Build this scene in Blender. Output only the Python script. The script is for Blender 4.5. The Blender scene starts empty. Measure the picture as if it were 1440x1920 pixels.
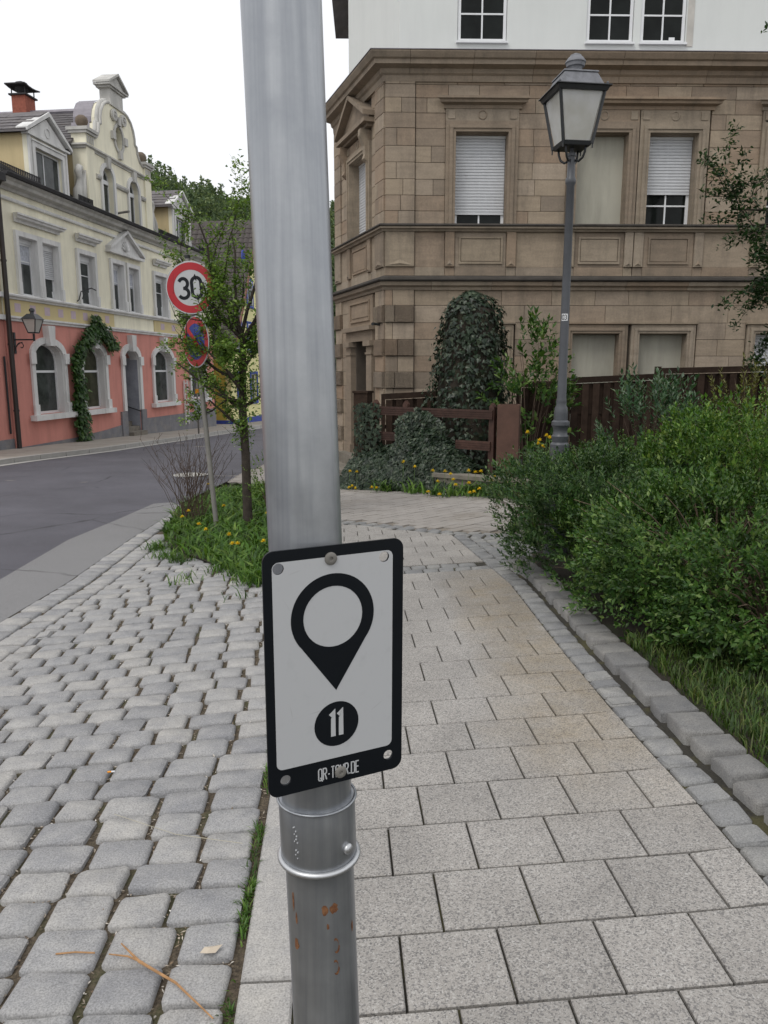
import bpy, bmesh, math, random
import numpy as np
from mathutils import Matrix, Vector
random.seed(7); RNG = np.random.default_rng(7)
scene = bpy.context.scene
C = scene.collection
R_ = math.radians

# ------------------------------------------------------------------ camera, sky, sun, exposure
FPX, PITCH, H, S, K = 1442.0, R_(10.5), 1.55, 0.033, 0.05
cam_d = bpy.data.cameras.new('camera'); cam = bpy.data.objects.new('camera', cam_d); C.objects.link(cam)
cam.location = (0, 0, H); cam.rotation_euler = (R_(90) - PITCH, 0, 0)
cam_d.sensor_fit = 'VERTICAL'; cam_d.sensor_height = 24.0; cam_d.lens = 24.0 * FPX / 1920
cam_d.clip_start = 0.05; cam_d.clip_end = 2000
scene.camera = cam

SUN_EL, SUN_AZ = R_(55), R_(-140)      # azimuth from +Y towards +X
world = bpy.data.worlds.new('World'); scene.world = world; world.use_nodes = True
nt = world.node_tree; nt.nodes.clear()
o_ = nt.nodes.new('ShaderNodeOutputWorld'); bg = nt.nodes.new('ShaderNodeBackground')
sky = nt.nodes.new('ShaderNodeTexSky'); sky.sky_type = 'NISHITA'; sky.sun_disc = False
sky.sun_elevation = SUN_EL; sky.sun_rotation = SUN_AZ; sky.air_density = 1.0; sky.dust_density = 3.0
mx = nt.nodes.new('ShaderNodeMix'); mx.data_type = 'RGBA'; mx.inputs['Factor'].default_value = 0.93   # closed white cloud deck
mx.inputs['B'].default_value = (10.7, 10.8, 11.1, 1)
nt.links.new(sky.outputs[0], mx.inputs['A']); nt.links.new(mx.outputs['Result'], bg.inputs[0])
bg.inputs[1].default_value = 0.1; nt.links.new(bg.outputs[0], o_.inputs[0])

sun_d = bpy.data.lights.new('sun', 'SUN'); sun_d.energy = 1.2; sun_d.angle = R_(22); sun_d.color = (1, .965, .91)
sun = bpy.data.objects.new('sun', sun_d); C.objects.link(sun)
sv = Vector((math.sin(SUN_AZ) * math.cos(SUN_EL), math.cos(SUN_AZ) * math.cos(SUN_EL), math.sin(SUN_EL)))
sun.rotation_euler = sv.to_track_quat('Z', 'Y').to_euler(); sun.location = (-5, -5, 20)
vs = scene.view_settings
vs.view_transform = 'Standard'; vs.look = 'None'; vs.exposure = 0.0; vs.gamma = 1.0; vs.use_curve_mapping = False
try: scene.cycles.max_bounces = 6; scene.cycles.transparent_max_bounces = 8
except Exception: pass

# ------------------------------------------------------------------ pixel -> place helpers (a pixel gives a direction only)
CP, SP_ = math.cos(PITCH), math.sin(PITCH)
def ray(x, y):
    u = (x - 720) / FPX; v = (y - 960) / FPX
    return Vector((u, CP - v * SP_, -(SP_ + v * CP)))
def D(x, y, Y):
    r = ray(x, y); return Vector((0, 0, H)) + r * (Y / r.y)
def goff(x):
    if x <= -6: return 0.0
    if x <= -2.6: return (x + 6) / 3.4 * (-2.6 * K)
    return K * min(x, 1.6)
def gz(x, y): return -S * y + goff(x)
def G(px, py):
    r = ray(px, py); lo, hi = .3, 90.
    for _ in range(50):
        m = (lo + hi) / 2
        if H + r.z * m > gz(r.x * m, r.y * m): lo = m
        else: hi = m
    return Vector((r.x * lo, r.y * lo, H + r.z * lo))

# ------------------------------------------------------------------ objects and tags
def tag(o, label=None, cat=None, group=None, kind=None):
    if label: o['label'] = label
    if cat: o['category'] = cat
    if group: o['group'] = group
    if kind: o['kind'] = kind
    return o
def thing(name, label, cat, loc=(0, 0, 0), rotz=0, group=None, M=None):
    o = bpy.data.objects.new(name, None); C.objects.link(o); o.empty_display_size = .1
    if M is not None: o.matrix_world = M
    else: o.location = loc; o.rotation_euler = (0, 0, rotz)
    return tag(o, label, cat, group)
def link(name, me, mat=None, parent=None, loc=None, M=None):
    if mat is not None:
        for m in (mat if isinstance(mat, (list, tuple)) else [mat]): me.materials.append(m)
    o = bpy.data.objects.new(name, me); C.objects.link(o)
    if parent is not None: o.parent = parent
    if loc is not None: o.location = loc
    if M is not None: o.matrix_local = M
    return o
def dup_tree(o, parent=None):
    c = o.copy(); C.objects.link(c)
    if parent is not None: c.parent = parent
    for ch in list(o.children): dup_tree(ch, c)
    return c

class MB:
    def __init__(s, M=None): s.v = []; s.f = []; s.mi = []; s.M = M; s.cm = 0
    def add(s, vs, fs):
        b = len(s.v)
        if s.M is not None: vs = [tuple(s.M @ Vector(v)) for v in vs]
        s.v += [tuple(v) for v in vs]; s.f += [tuple(i + b for i in f) for f in fs]; s.mi += [s.cm] * len(fs); return s
    def box(s, x0, x1, y0, y1, z0, z1):
        return s.add([(x0,y0,z0),(x1,y0,z0),(x1,y1,z0),(x0,y1,z0),(x0,y0,z1),(x1,y0,z1),(x1,y1,z1),(x0,y1,z1)],
                     [(0,3,2,1),(4,5,6,7),(0,1,5,4),(1,2,6,5),(2,3,7,6),(3,0,4,7)])
    def cbox(s, x0, x1, y0, y1, z0, z1, c):       # box whose front (-y) edges are chamfered
        return s.add([(x0,y1,z0),(x1,y1,z0),(x1,y1,z1),(x0,y1,z1),(x0,y0+c,z0),(x1,y0+c,z0),(x1,y0+c,z1),(x0,y0+c,z1),
                      (x0+c,y0,z0+c),(x1-c,y0,z0+c),(x1-c,y0,z1-c),(x0+c,y0,z1-c)],
                     [(0,3,2,1),(0,1,5,4),(1,2,6,5),(2,3,7,6),(3,0,4,7),(4,5,9,8),(5,6,10,9),(6,7,11,10),(7,4,8,11),(8,9,10,11)])
    def prism(s, poly, y0, y1):                   # poly in (x,z), extruded along y
        n = len(poly)
        return s.add([(x, y0, z) for x, z in poly] + [(x, y1, z) for x, z in poly],
                     [tuple(range(n)), tuple(range(2*n-1, n-1, -1))] + [(i, i+n, (i+1) % n + n, (i+1) % n) for i in range(n)])
    def hprism(s, poly, z0, z1):                  # poly in (x,y), extruded along z
        n = len(poly)
        return s.add([(x, y, z0) for x, y in poly] + [(x, y, z1) for x, y in poly],
                     [tuple(range(n-1, -1, -1)), tuple(range(n, 2*n))] + [(i, (i+1) % n, (i+1) % n + n, i+n) for i in range(n)])
    def xprism(s, poly, x0, x1):                  # poly in (y,z), extruded along x
        n = len(poly)
        return s.add([(x0, y, z) for y, z in poly] + [(x1, y, z) for y, z in poly],
                     [tuple(range(n)), tuple(range(2*n-1, n-1, -1))] + [(i, i+n, (i+1) % n + n, (i+1) % n) for i in range(n)])
    def band(s, A, B, y0, y1, closed=False):      # solid between two matched outlines in (x,z)
        n = len(A); m = n if closed else n - 1
        vs = [(x,y0,z) for x,z in A] + [(x,y0,z) for x,z in B] + [(x,y1,z) for x,z in A] + [(x,y1,z) for x,z in B]; fs = []
        for i in range(m):
            j = (i+1) % n
            fs += [(i,j,n+j,n+i), (2*n+i,3*n+i,3*n+j,2*n+j), (i,2*n+i,2*n+j,j), (n+i,n+j,3*n+j,3*n+i)]
        if not closed: fs += [(0,n,3*n,2*n), (n-1,3*n-1,4*n-1,2*n-1)]
        return s.add(vs, fs)
    def tube(s, pts, rad, n=8, caps=True):
        pts = [Vector(p) for p in pts]; k = len(pts)
        rad = rad if isinstance(rad, (list, tuple)) else [rad] * k
        vs = []; up = None
        for i, p in enumerate(pts):
            t = (pts[min(i+1, k-1)] - pts[max(i-1, 0)]).normalized()
            if up is None: up = Vector((0,0,1)) if abs(t.z) < .9 else Vector((1,0,0))
            a = t.cross(up).normalized(); up = a.cross(t).normalized()
            for j in range(n):
                w = 2*math.pi*j/n; vs.append(p + (a*math.cos(w) + up*math.sin(w)) * rad[i])
        fs = [(i*n+j, i*n+(j+1) % n, (i+1)*n+(j+1) % n, (i+1)*n+j) for i in range(k-1) for j in range(n)]
        if caps: fs += [tuple(range(n-1,-1,-1)), tuple(range((k-1)*n, k*n))]
        return s.add(vs, fs)
    def lathe(s, prof, n=24, c=(0,0,0), squash=1.0):
        vs = []; k = len(prof)
        for r, z in prof:
            for j in range(n):
                w = 2*math.pi*j/n; vs.append((c[0]+r*math.cos(w), c[1]+r*math.sin(w)*squash, c[2]+z))
        fs = [(i*n+j, i*n+(j+1) % n, (i+1)*n+(j+1) % n, (i+1)*n+j) for i in range(k-1) for j in range(n)]
        fs += [tuple(range(n-1,-1,-1)), tuple(range((k-1)*n, k*n))]
        return s.add(vs, fs)
    def sweep(s, path, prof, capends=True):       # path: plan polyline (x,y), outside on its right-hand... see out(); prof: (out, z)
        P = [Vector(p) for p in path]; k = len(P); N = []
        for i in range(k):
            ns = []
            for a, b in ((i-1, i), (i, i+1)):
                if a >= 0 and b < k:
                    d = (P[b] - P[a]).normalized(); ns.append(Vector((d.y, -d.x)))
            if len(ns) == 2:
                m = (ns[0] + ns[1]).normalized(); N.append(m / max(.3, m.dot(ns[0])))
            else: N.append(ns[0])
        vs = []; n = len(prof)
        for i in range(k):
            for o, z in prof: q = P[i] + N[i] * o; vs.append((q.x, q.y, z))
        fs = [(i*n+j, (i+1)*n+j, (i+1)*n+(j+1) % n, i*n+(j+1) % n) for i in range(k-1) for j in range(n)]
        if capends: fs += [tuple(range(n)), tuple(range(k*n-1, (k-1)*n-1, -1))]
        return s.add(vs, fs)
    def mesh(s, name, smooth=False, bevel=0, recalc=True, auto=None):
        me = bpy.data.meshes.new(name); me.from_pydata(s.v, [], s.f)
        if any(s.mi): me.polygons.foreach_set('material_index', s.mi)
        if recalc or bevel:
            bm = bmesh.new(); bm.from_mesh(me)
            if recalc: bmesh.ops.recalc_face_normals(bm, faces=bm.faces)
            if bevel:
                es = [e for e in bm.edges if len(e.link_faces) == 2 and e.calc_face_angle(0) > .5]
                bmesh.ops.bevel(bm, geom=es, offset=bevel, segments=2, profile=.6, affect='EDGES', clamp_overlap=True)
            bm.to_mesh(me); bm.free()
        if smooth:
            me.polygons.foreach_set('use_smooth', [True] * len(me.polygons))
            if auto: me.set_sharp_from_angle(angle=R_(auto))
        return me
    def build(s, name, mat, parent=None, smooth=False, bevel=0, recalc=True, auto=None, loc=None):
        return link(name, s.mesh(name, smooth, bevel, recalc, auto), mat, parent, loc)

def rrect(x0, x1, z0, z1, r, n=6):
    pts = []
    for cx, cz, a0 in ((x1-r, z1-r, 0), (x0+r, z1-r, 90), (x0+r, z0+r, 180), (x1-r, z0+r, 270)):
        for i in range(n+1):
            a = R_(a0 + 90*i/n); pts.append((cx + r*math.cos(a), cz + r*math.sin(a)))
    return pts
def circ(cx, cz, r, n=28): return [(cx + r*math.cos(2*math.pi*i/n), cz + r*math.sin(2*math.pi*i/n)) for i in range(n)]
def plate_mesh(name, outline, holes, y0, y1):     # flat plate in (x,z) with true holes
    bm = bmesh.new()
    for loop in [outline] + holes:
        vs = [bm.verts.new((x, y0, z)) for x, z in loop]
        for i in range(len(vs)): bm.edges.new((vs[i], vs[(i+1) % len(vs)]))
    bmesh.ops.triangle_fill(bm, use_beauty=True, use_dissolve=False, edges=bm.edges[:])
    if abs(y1 - y0) > 1e-9:
        r = bmesh.ops.extrude_face_region(bm, geom=bm.faces[:])
        for v in [e for e in r['geom'] if isinstance(e, bmesh.types.BMVert)]: v.co.y = y1
    bmesh.ops.recalc_face_normals(bm, faces=bm.faces)
    me = bpy.data.meshes.new(name); bm.to_mesh(me); bm.free(); return me

# ------------------------------------------------------------------ materials
class NT:
    def __init__(s, name):
        s.m = bpy.data.materials.new(name); s.m.use_nodes = True; s.t = s.m.node_tree
        s.b = s.t.nodes['Principled BSDF']; s.out = s.t.nodes['Material Output']
        s.pos = s.n('ShaderNodeNewGeometry')
    def n(s, typ, **kw):
        x = s.t.nodes.new(typ)
        for k, v in kw.items(): setattr(x, k, v)
        return x
    def l(s, a, b): s.t.links.new(a, b)
    def noise(s, scale, detail=4, rough=.6, vec=None, dist=0):
        x = s.n('ShaderNodeTexNoise'); x.inputs['Scale'].default_value = scale; x.inputs['Detail'].default_value = detail
        x.inputs['Roughness'].default_value = rough; x.inputs['Distortion'].default_value = dist
        s.l(vec if vec is not None else s.pos.outputs['Position'], x.inputs['Vector']); return x.outputs['Fac']
    def ramp(s, fac, stops):
        x = s.n('ShaderNodeValToRGB'); e = x.color_ramp.elements
        while len(e) < len(stops): e.new(.5)
        for i, (p, c) in enumerate(stops):
            e[i].position = p; e[i].color = (c, c, c, 1) if isinstance(c, (int, float)) else (*c, 1)
        s.l(fac, x.inputs[0]); return x.outputs[0]
    def mix(s, f, a, b, mode='MIX'):
        x = s.n('ShaderNodeMix', data_type='RGBA', blend_type=mode)
        for k, v in (('Factor', f), ('A', a), ('B', b)):
            if isinstance(v, (int, float)): x.inputs[k].default_value = v if k == 'Factor' else (v, v, v, 1)
            elif isinstance(v, tuple): x.inputs[k].default_value = (*v, 1)
            else: s.l(v, x.inputs[k])
        return x.outputs['Result']
    def math(s, op, a, b=0.0):
        x = s.n('ShaderNodeMath', operation=op)
        for i, v in enumerate((a, b)):
            if isinstance(v, (int, float)): x.inputs[i].default_value = v
            else: s.l(v, x.inputs[i])
        return x.outputs[0]
    def rand(s): return s.n('ShaderNodeObjectInfo').outputs['Random']
    def island(s): return s.pos.outputs['Random Per Island']
    def col(s, c): 
        if isinstance(c, tuple): s.b.inputs['Base Color'].default_value = (*c, 1)
        else: s.l(c, s.b.inputs['Base Color'])
    def rough(s, r):
        if isinstance(r, (int, float)): s.b.inputs['Roughness'].default_value = r
        else: s.l(r, s.b.inputs['Roughness'])
    def bump(s, h, strength=.3, dist=.01):
        x = s.n('ShaderNodeBump'); x.inputs['Strength'].default_value = strength; x.inputs['Distance'].default_value = dist
        s.l(h, x.inputs['Height']); s.l(x.outputs[0], s.b.inputs['Normal'])
def sc(c, k): return tuple(min(1, v * k) for v in c)
def mat(name, c, rough=.85, var=.15, scale=3., rnd=0., bump=.15, bscale=40., bdist=.005, metal=0., spec=.4, dirt=0., dscale=1.5, dcol=(.05,.045,.04)):
    t = NT(name)
    f = t.noise(scale, 6, .65)
    col = t.mix(t.ramp(f, [(.3, 0.), (.7, 1.)]), sc(c, 1 - var), sc(c, 1 + var))
    if rnd:
        r = t.rand(); g = t.math('ADD', t.math('MULTIPLY', r, 2*rnd), 1 - rnd)
        cc = t.n('ShaderNodeCombineColor')
        for i in range(3): t.l(g, cc.inputs[i])
        col = t.mix(1.0, col, cc.outputs[0], 'MULTIPLY')
    if dirt:
        col = t.mix(t.math('MULTIPLY', t.ramp(t.noise(dscale, 8, .7), [(.5, 0.), (.75, 1.)]), dirt), col, dcol)
    t.col(col); t.rough(rough); t.b.inputs['Metallic'].default_value = metal; t.b.inputs['Specular IOR Level'].default_value = spec
    if bump: t.bump(t.noise(bscale, 5, .6), bump, bdist)
    return t.m
def leafmat(name, c1, c2, c3=None, rough=.45, trans=.35, spec=.35):
    t = NT(name); stops = [(0., c1), (.75, c2)] + ([(1., c3)] if c3 else [])
    col = t.ramp(t.island(), stops); col = t.mix(1., col, t.ramp(t.noise(5.5, 3, .6), [(.32, .52), (.5, .95), (.68, 1.35)]), 'MULTIPLY'); t.col(col); t.rough(rough); t.b.inputs['Specular IOR Level'].default_value = spec
    tr = t.n('ShaderNodeBsdfTranslucent'); t.l(t.mix(1., col, (1., 1., .55), 'MULTIPLY'), tr.inputs[0])
    ms = t.n('ShaderNodeMixShader'); ms.inputs[0].default_value = trans
    t.l(t.b.outputs[0], ms.inputs[1]); t.l(tr.outputs[0], ms.inputs[2]); t.l(ms.outputs[0], t.out.inputs['Surface'])
    return t.m

def m_slab():
    t = NT('concrete_slab')
    v = t.n('ShaderNodeTexVoronoi'); v.inputs['Scale'].default_value = 215; t.l(t.pos.outputs['Position'], v.inputs['Vector'])
    sp = t.n('ShaderNodeSeparateColor'); t.l(v.outputs['Color'], sp.inputs[0])
    grain = t.ramp(sp.outputs[0], [(0., (.045,.045,.05)), (.21, (.085,.085,.09)), (.28, (.285,.268,.246)), (.62, (.335,.314,.29)), (.86, (.39,.372,.345)), (.97, (.53,.515,.49))])
    n2 = t.noise(420, 2, .5)
    grain = t.mix(.50, grain, t.ramp(n2, [(.3, (.15,.145,.14)), (.55, (.36,.34,.315)), (.75, (.49,.47,.44))]))
    r = t.rand(); g = t.math('ADD', t.math('MULTIPLY', r, .12), .90)
    cc = t.n('ShaderNodeCombineColor')
    for i in range(3): t.l(g, cc.inputs[i])
    col = t.mix(1., grain, cc.outputs[0], 'MULTIPLY')
    big = t.ramp(t.noise(2.3, 5, .6), [(.35, .86), (.65, 1.06)])
    col = t.mix(1., col, big, 'MULTIPLY')
    # brownish damp-earth stain along the right-hand edge of the path
    sx = t.n('ShaderNodeSeparateXYZ'); t.l(t.pos.outputs['Position'], sx.inputs[0])
    ax = t.ramp(t.math('ADD', sx.outputs[0], t.math('MULTIPLY', t.noise(1.7, 3), .5)), [(.72, 0.), (1., 1.)])
    ay = t.ramp(t.math('MULTIPLY', sx.outputs[1], .1), [(.24, 0.), (.33, 1.), (.58, 1.), (.68, .15)])
    st = t.math('MULTIPLY', t.math('MULTIPLY', ax, ay), t.ramp(t.noise(4, 6, .7), [(.3, .25), (.65, .95)]))
    col = t.mix(st, col, t.mix(1., col, (.86, .77, .62), 'MULTIPLY'))
    t.col(col); t.rough(.88); t.bump(sp.outputs[1], .25, .002); return t.m
def m_sett(name, tint=(1., 1., 1.), dark=1.):
    t = NT(name)
    n1 = t.ramp(t.noise(190, 3, .65), [(.3, tuple(.19*k*dark for k in tint)), (.5, tuple(.31*k*dark for k in tint)), (.7, tuple(.41*k*dark for k in tint))])
    n2 = t.ramp(t.noise(9, 6, .65), [(.3, (.74,.75,.78)), (.7, (1.08,1.07,1.05))])
    col = t.mix(1., n1, n2, 'MULTIPLY')
    g = t.ramp(t.rand(), [(0., (.84,.845,.86)), (.5, (1.,1.,1.)), (1., (1.13,1.11,1.07))])
    col = t.mix(1., col, g, 'MULTIPLY')
    t.col(col); t.rough(.82)
    t.bump(t.math('ADD', t.noise(45, 6, .7), t.math('MULTIPLY', t.noise(14, 3), .8)), .5, .008); return t.m
def m_joint(name, c1, c2, moss, mf=.5):
    t = NT(name)
    col = t.mix(t.ramp(t.noise(90, 5, .7), [(.35, 0.), (.65, 1.)]), c1, c2)
    col = t.mix(t.math('MULTIPLY', t.ramp(t.noise(5, 5, .7), [(.5, 0.), (.62, 1.)]), mf), col, moss)
    t.col(col); t.rough(.95); t.bump(t.noise(150, 4, .7), .8, .012); return t.m
def m_asphalt(name, c, patch=.1):
    t = NT(name)
    v = t.ramp(t.noise(330, 2, .6), [(.3, tuple(k*.6 for k in c)), (.5, c), (.72, tuple(k*1.9 for k in c))])
    col = t.mix(1., v, t.ramp(t.noise(.8, 6, .6), [(.3, 1 - patch), (.7, 1 + patch)]), 'MULTIPLY')
    col = t.mix(t.ramp(t.noise(1.1, 2, .4, dist=.4), [(.735, 0.), (.75, .6)]), col, (.30, .28, .25))
    wv = t.n('ShaderNodeMix', data_type='VECTOR'); wv.inputs['Factor'].default_value = .12; nz = t.n('ShaderNodeTexNoise'); nz.inputs['Scale'].default_value = 3.; t.l(t.pos.outputs['Position'], nz.inputs['Vector']); t.l(t.pos.outputs['Position'], wv.inputs['A']); t.l(nz.outputs['Color'], wv.inputs['B'])
    vo = t.n('ShaderNodeTexVoronoi', feature='DISTANCE_TO_EDGE'); vo.inputs['Scale'].default_value = .42; t.l(wv.outputs['Result'], vo.inputs['Vector'])
    cr = t.math('MULTIPLY', t.math('LESS_THAN', vo.outputs['Distance'], .006), t.ramp(t.noise(.6, 2), [(.45, 0.), (.55, .7)]))
    col = t.mix(cr, col, sc(c, .35))
    t.col(col); t.rough(.75); t.b.inputs['Specular IOR Level'].default_value = .35; t.bump(t.noise(240, 3, .6), .6, .006); return t.m
def m_sandstone(name, base, rough_cut=False):
    t = NT(name)
    g = t.ramp(t.rand(), [(0., sc(base, .78)), (.25, (base[0]*1.0, base[1]*.90, base[2]*.82)), (.5, base), (.75, (base[0]*1.08, base[1]*1.06, base[2]*1.0)), (1., sc(base, 1.16))])
    mp = t.n('ShaderNodeMapping'); mp.inputs['Scale'].default_value = (1, 1, 4.5); t.l(t.pos.outputs['Position'], mp.inputs[0])
    strat = t.ramp(t.noise(2.2, 5, .6, mp.outputs[0]), [(.3, .84), (.7, 1.10)])
    col = t.mix(1., g, strat, 'MULTIPLY')
    col = t.mix(1., col, t.ramp(t.noise(30, 4, .6), [(.3, .88), (.7, 1.08)]), 'MULTIPLY')
    mp2 = t.n('ShaderNodeMapping'); mp2.inputs['Scale'].default_value = (2.2, 2.2, .5); t.l(t.pos.outputs['Position'], mp2.inputs[0])
    col = t.mix(t.math('MULTIPLY', t.ramp(t.noise(1.3, 6, .7, mp2.outputs[0]), [(.48, 0.), (.74, 1.)]), .62), col, sc(base, .40))
    t.col(col); t.rough(.9)
    if rough_cut: t.bump(t.math('ADD', t.noise(26, 5, .75), t.noise(70, 4, .7)), 1., .03)
    else: t.bump(t.noise(55, 4, .6), .2, .004)
    return t.m
def m_plaster(name, c, var=.06, stain=.3):
    t = NT(name)
    col = t.mix(t.ramp(t.noise(1.2, 6, .6), [(.3, 0.), (.7, 1.)]), sc(c, 1-var), sc(c, 1+var))
    mp = t.n('ShaderNodeMapping'); mp.inputs['Scale'].default_value = (1.6, 1.6, .22); t.l(t.pos.outputs['Position'], mp.inputs[0])
    col = t.mix(t.math('MULTIPLY', t.ramp(t.noise(1.6, 7, .7, mp.outputs[0]), [(.44, 0.), (.74, 1.)]), stain), col, sc(c, .42))
    t.col(col); t.rough(.92); t.bump(t.noise(120, 3, .6), .15, .003); return t.m
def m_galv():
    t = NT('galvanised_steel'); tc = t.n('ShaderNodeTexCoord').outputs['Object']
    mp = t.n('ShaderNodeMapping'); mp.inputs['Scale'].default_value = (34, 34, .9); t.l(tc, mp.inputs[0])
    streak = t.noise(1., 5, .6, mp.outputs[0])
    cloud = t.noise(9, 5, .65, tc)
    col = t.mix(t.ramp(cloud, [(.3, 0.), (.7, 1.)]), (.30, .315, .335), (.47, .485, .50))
    col = t.mix(t.math('MULTIPLY', t.ramp(streak, [(.42, 0.), (.62, 1.)]), .75), col, (.235, .25, .275))  # zinc weathering streaks, darkened in the colour to imitate reflected surroundings
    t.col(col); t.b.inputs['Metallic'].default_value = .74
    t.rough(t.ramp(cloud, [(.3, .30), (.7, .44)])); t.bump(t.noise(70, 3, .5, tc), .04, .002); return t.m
M = {}
M['slab'] = m_slab(); M['sett'] = m_sett('granite_sett', (1.01, 1.0, .99), 1.04); M['sett_small'] = m_sett('granite_small_sett', (1., 1., .98), .80)
M['kerb'] = m_sett('granite_kerb', (1., .985, .95), .60); M['kerb_flush'] = m_sett('granite_flush_kerb', (1.03, 1.0, .955), 1.16); M['kerb_light'] = mat('granite_kerb_light', (.385, .375, .355), .85, .10, 5, .05, .25, 160, .003)
M['joint'] = m_joint('joint_dirt', (.040, .030, .020), (.16, .125, .085), (.06, .075, .02), .5)
M['joint_dark'] = m_joint('slab_joint', (.022, .020, .016), (.055, .050, .038), (.10, .092, .03), .6)
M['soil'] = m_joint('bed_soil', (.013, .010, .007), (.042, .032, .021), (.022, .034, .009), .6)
M['ground'] = m_joint('earth', (.07, .06, .045), (.12, .10, .08), (.04, .07, .02), .8)
M['asphalt'] = m_asphalt('asphalt', (.092, .090, .105), .2); M['asphalt_light'] = m_asphalt('asphalt_strip', (.195, .193, .195), .06)
M['paver'] = mat('paving_beige', (.285, .265, .245), .9, .12, 2.5, .08, .3, 150, .003, dirt=.45, dscale=1.2, dcol=(.16, .13, .09))
M['sidewalk'] = mat('sidewalk_paving', (.34, .31, .27), .9, .14, 1.2, 0, .3, 60, .004, dirt=.3)
M['stone'] = m_sandstone('sandstone', (.302, .246, .188)); M['stone_rough'] = m_sandstone('sandstone_rough', (.215, .175, .133), True)
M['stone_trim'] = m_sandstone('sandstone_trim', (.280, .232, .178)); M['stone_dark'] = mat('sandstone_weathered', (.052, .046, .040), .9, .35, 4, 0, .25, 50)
M['mortar'] = mat('mortar', (.09, .075, .06), .95, .2)
M['blind'] = m_plaster('blind_window_plaster', (.40, .385, .32), .07, .5)
M['white_render'] = m_plaster('white_render', (.66, .68, .66), .025, .10)
M['pvc'] = mat('white_window_frame', (.72, .73, .74), .45, .04, 5, 0, 0)
M['shutter'] = mat('roller_shutter_slats', (.56, .57, .585), .5, .05, 8, 0, 0, dirt=.2)
def m_glass(name, c, r=.04, sp=.5):
    t = NT(name); t.col(t.mix(t.ramp(t.noise(2.5, 4), [(.35, 0.), (.7, 1.)]), sc(c, .6), sc(c, 1.5))); t.rough(r); t.b.inputs['Specular IOR Level'].default_value = sp; return t.m
M['glass'] = m_glass('window_glass', (.008, .010, .009), .05, .16); M['glass_green'] = m_glass('window_glass_olive', (.05, .052, .03), .05, .22); M['glass_grey'] = m_glass('window_glass_grey', (.050, .056, .054), .05, .22)
M['curtain'] = mat('net_curtain', (.45, .47, .52), .95, .25, 14, 0, 0)
M['cream'] = m_plaster('cream_render', (.84, .80, .635), .06, .40); M['cream_dark'] = m_plaster('ochre_render', (.58, .47, .27), .06, .25)
M['pink'] = m_plaster('salmon_render', (.62, .262, .215), .07, .38); M['band_yellow'] = m_plaster('frieze_yellow', (.60, .50, .27), .05, .15)
M['lilac'] = mat('lilac_paint', (.52, .42, .47), .9, .08, 6, 0, 0)
M['trim'] = m_plaster('grey_white_trim', (.70, .695, .68), .07, .55); M['trim_dirty'] = m_plaster('weathered_trim', (.52, .51, .48), .12, .7)
M['plinth'] = mat('grey_plinth', (.19, .19, .205), .9, .15, 3, 0, .2, 40, dirt=.6, dscale=2.2, dcol=(.34, .30, .25))
M['slate'] = mat('slate_roof', (.125, .115, .118), .75, .25, 3, .25, .3, 40, .01, dirt=.35, dscale=2.5, dcol=(.20, .17, .13)); M['slate_dark'] = mat('roof_dark', (.035, .034, .036), .8, .3, 3)
M['lead'] = mat('lead_flashing', (.25, .235, .26), .6, .2, 4, 0, .1, 30, metal=.3)
M['brick'] = mat('chimney_brick', (.28, .09, .06), .9, .25, 12, 0, .4, 60)
M['tile_brown'] = mat('brown_roof_tile', (.075, .064, .06), .75, .22, 4, .12, .2, 40)
M['yellow'] = m_plaster('yellow_render', (.80, .75, .38), .05, .15); M['yellow_shade'] = m_plaster('yellow_render_shaded', (.50, .40, .08), .05, .15); M['blue'] = mat('blue_paint', (.045, .075, .33), .7, .12, 5, 0, 0)
M['rake'] = mat('red_brown_board', (.20, .095, .07), .8, .2)
M['iron'] = mat('cast_iron_paint', (.062, .066, .074), .42, .15, 12, 0, .1, 60, .002, spec=.5); M['iron_black'] = mat('black_iron', (.022, .024, .026), .5, .2, 10, 0, .1, 60, .002)
M['dustmetal'] = mat('dusty_lantern_roof', (.17, .175, .19), .7, .25, 20, 0, .2, 60, .002)
M['wood'] = mat('brown_stained_wood', (.060, .030, .022), .7, .35, 10, .2, .35, 70, .004); M['wood_dark'] = mat('dark_fence_wood', (.034, .022, .016), .85, .35, 8, .25, .3, 60, spec=.15)
M['post_brown'] = mat('brown_box_post', (.095, .050, .036), .75, .2, 5, 0, .2, 60)
M['concrete'] = mat('old_concrete', (.20, .18, .15), .95, .25, 5, 0, .4, 40, .008, dirt=.5, dcol=(.05, .055, .03))
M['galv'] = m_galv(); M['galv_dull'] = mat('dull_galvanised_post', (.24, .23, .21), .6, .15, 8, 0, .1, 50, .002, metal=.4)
M['black'] = mat('black_enamel', (.007, .009, .012), .38, .1, 20, 0, 0, spec=.22)
M['bark'] = mat('bark', (.045, .036, .028), .95, .35, 14, 0, .8, 60, .012); M['twig'] = mat('twig', (.085, .058, .042), .9, .3, 20, 0, 0); M['cane'] = mat('dry_cane', (.13, .095, .065), .9, .3, 20, 0, 0)
M['leaf_tree'] = leafmat('hawthorn_leaf', (.075, .15, .028), (.18, .29, .055), (.27, .38, .09))
M['leaf_dark'] = leafmat('dark_shrub_leaf', (.018, .052, .015), (.062, .128, .034), (.18, .25, .11), .36)
M['leaf_bright'] = leafmat('bright_shrub_leaf', (.030, .085, .012), (.105, .21, .030), (.25, .34, .085), .36)
M['leaf_mid'] = leafmat('mid_shrub_leaf', (.022, .066, .013), (.078, .160, .030), (.20, .29, .085), .36)
M['leaf_glossy'] = leafmat('glossy_shrub_leaf', (.030, .080, .036), (.08, .155, .075), (.26, .33, .24), .28)
M['leaf_brown'] = leafmat('bronze_shrub_leaf', (.07, .075, .018), (.16, .16, .045), (.24, .25, .09))
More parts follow.
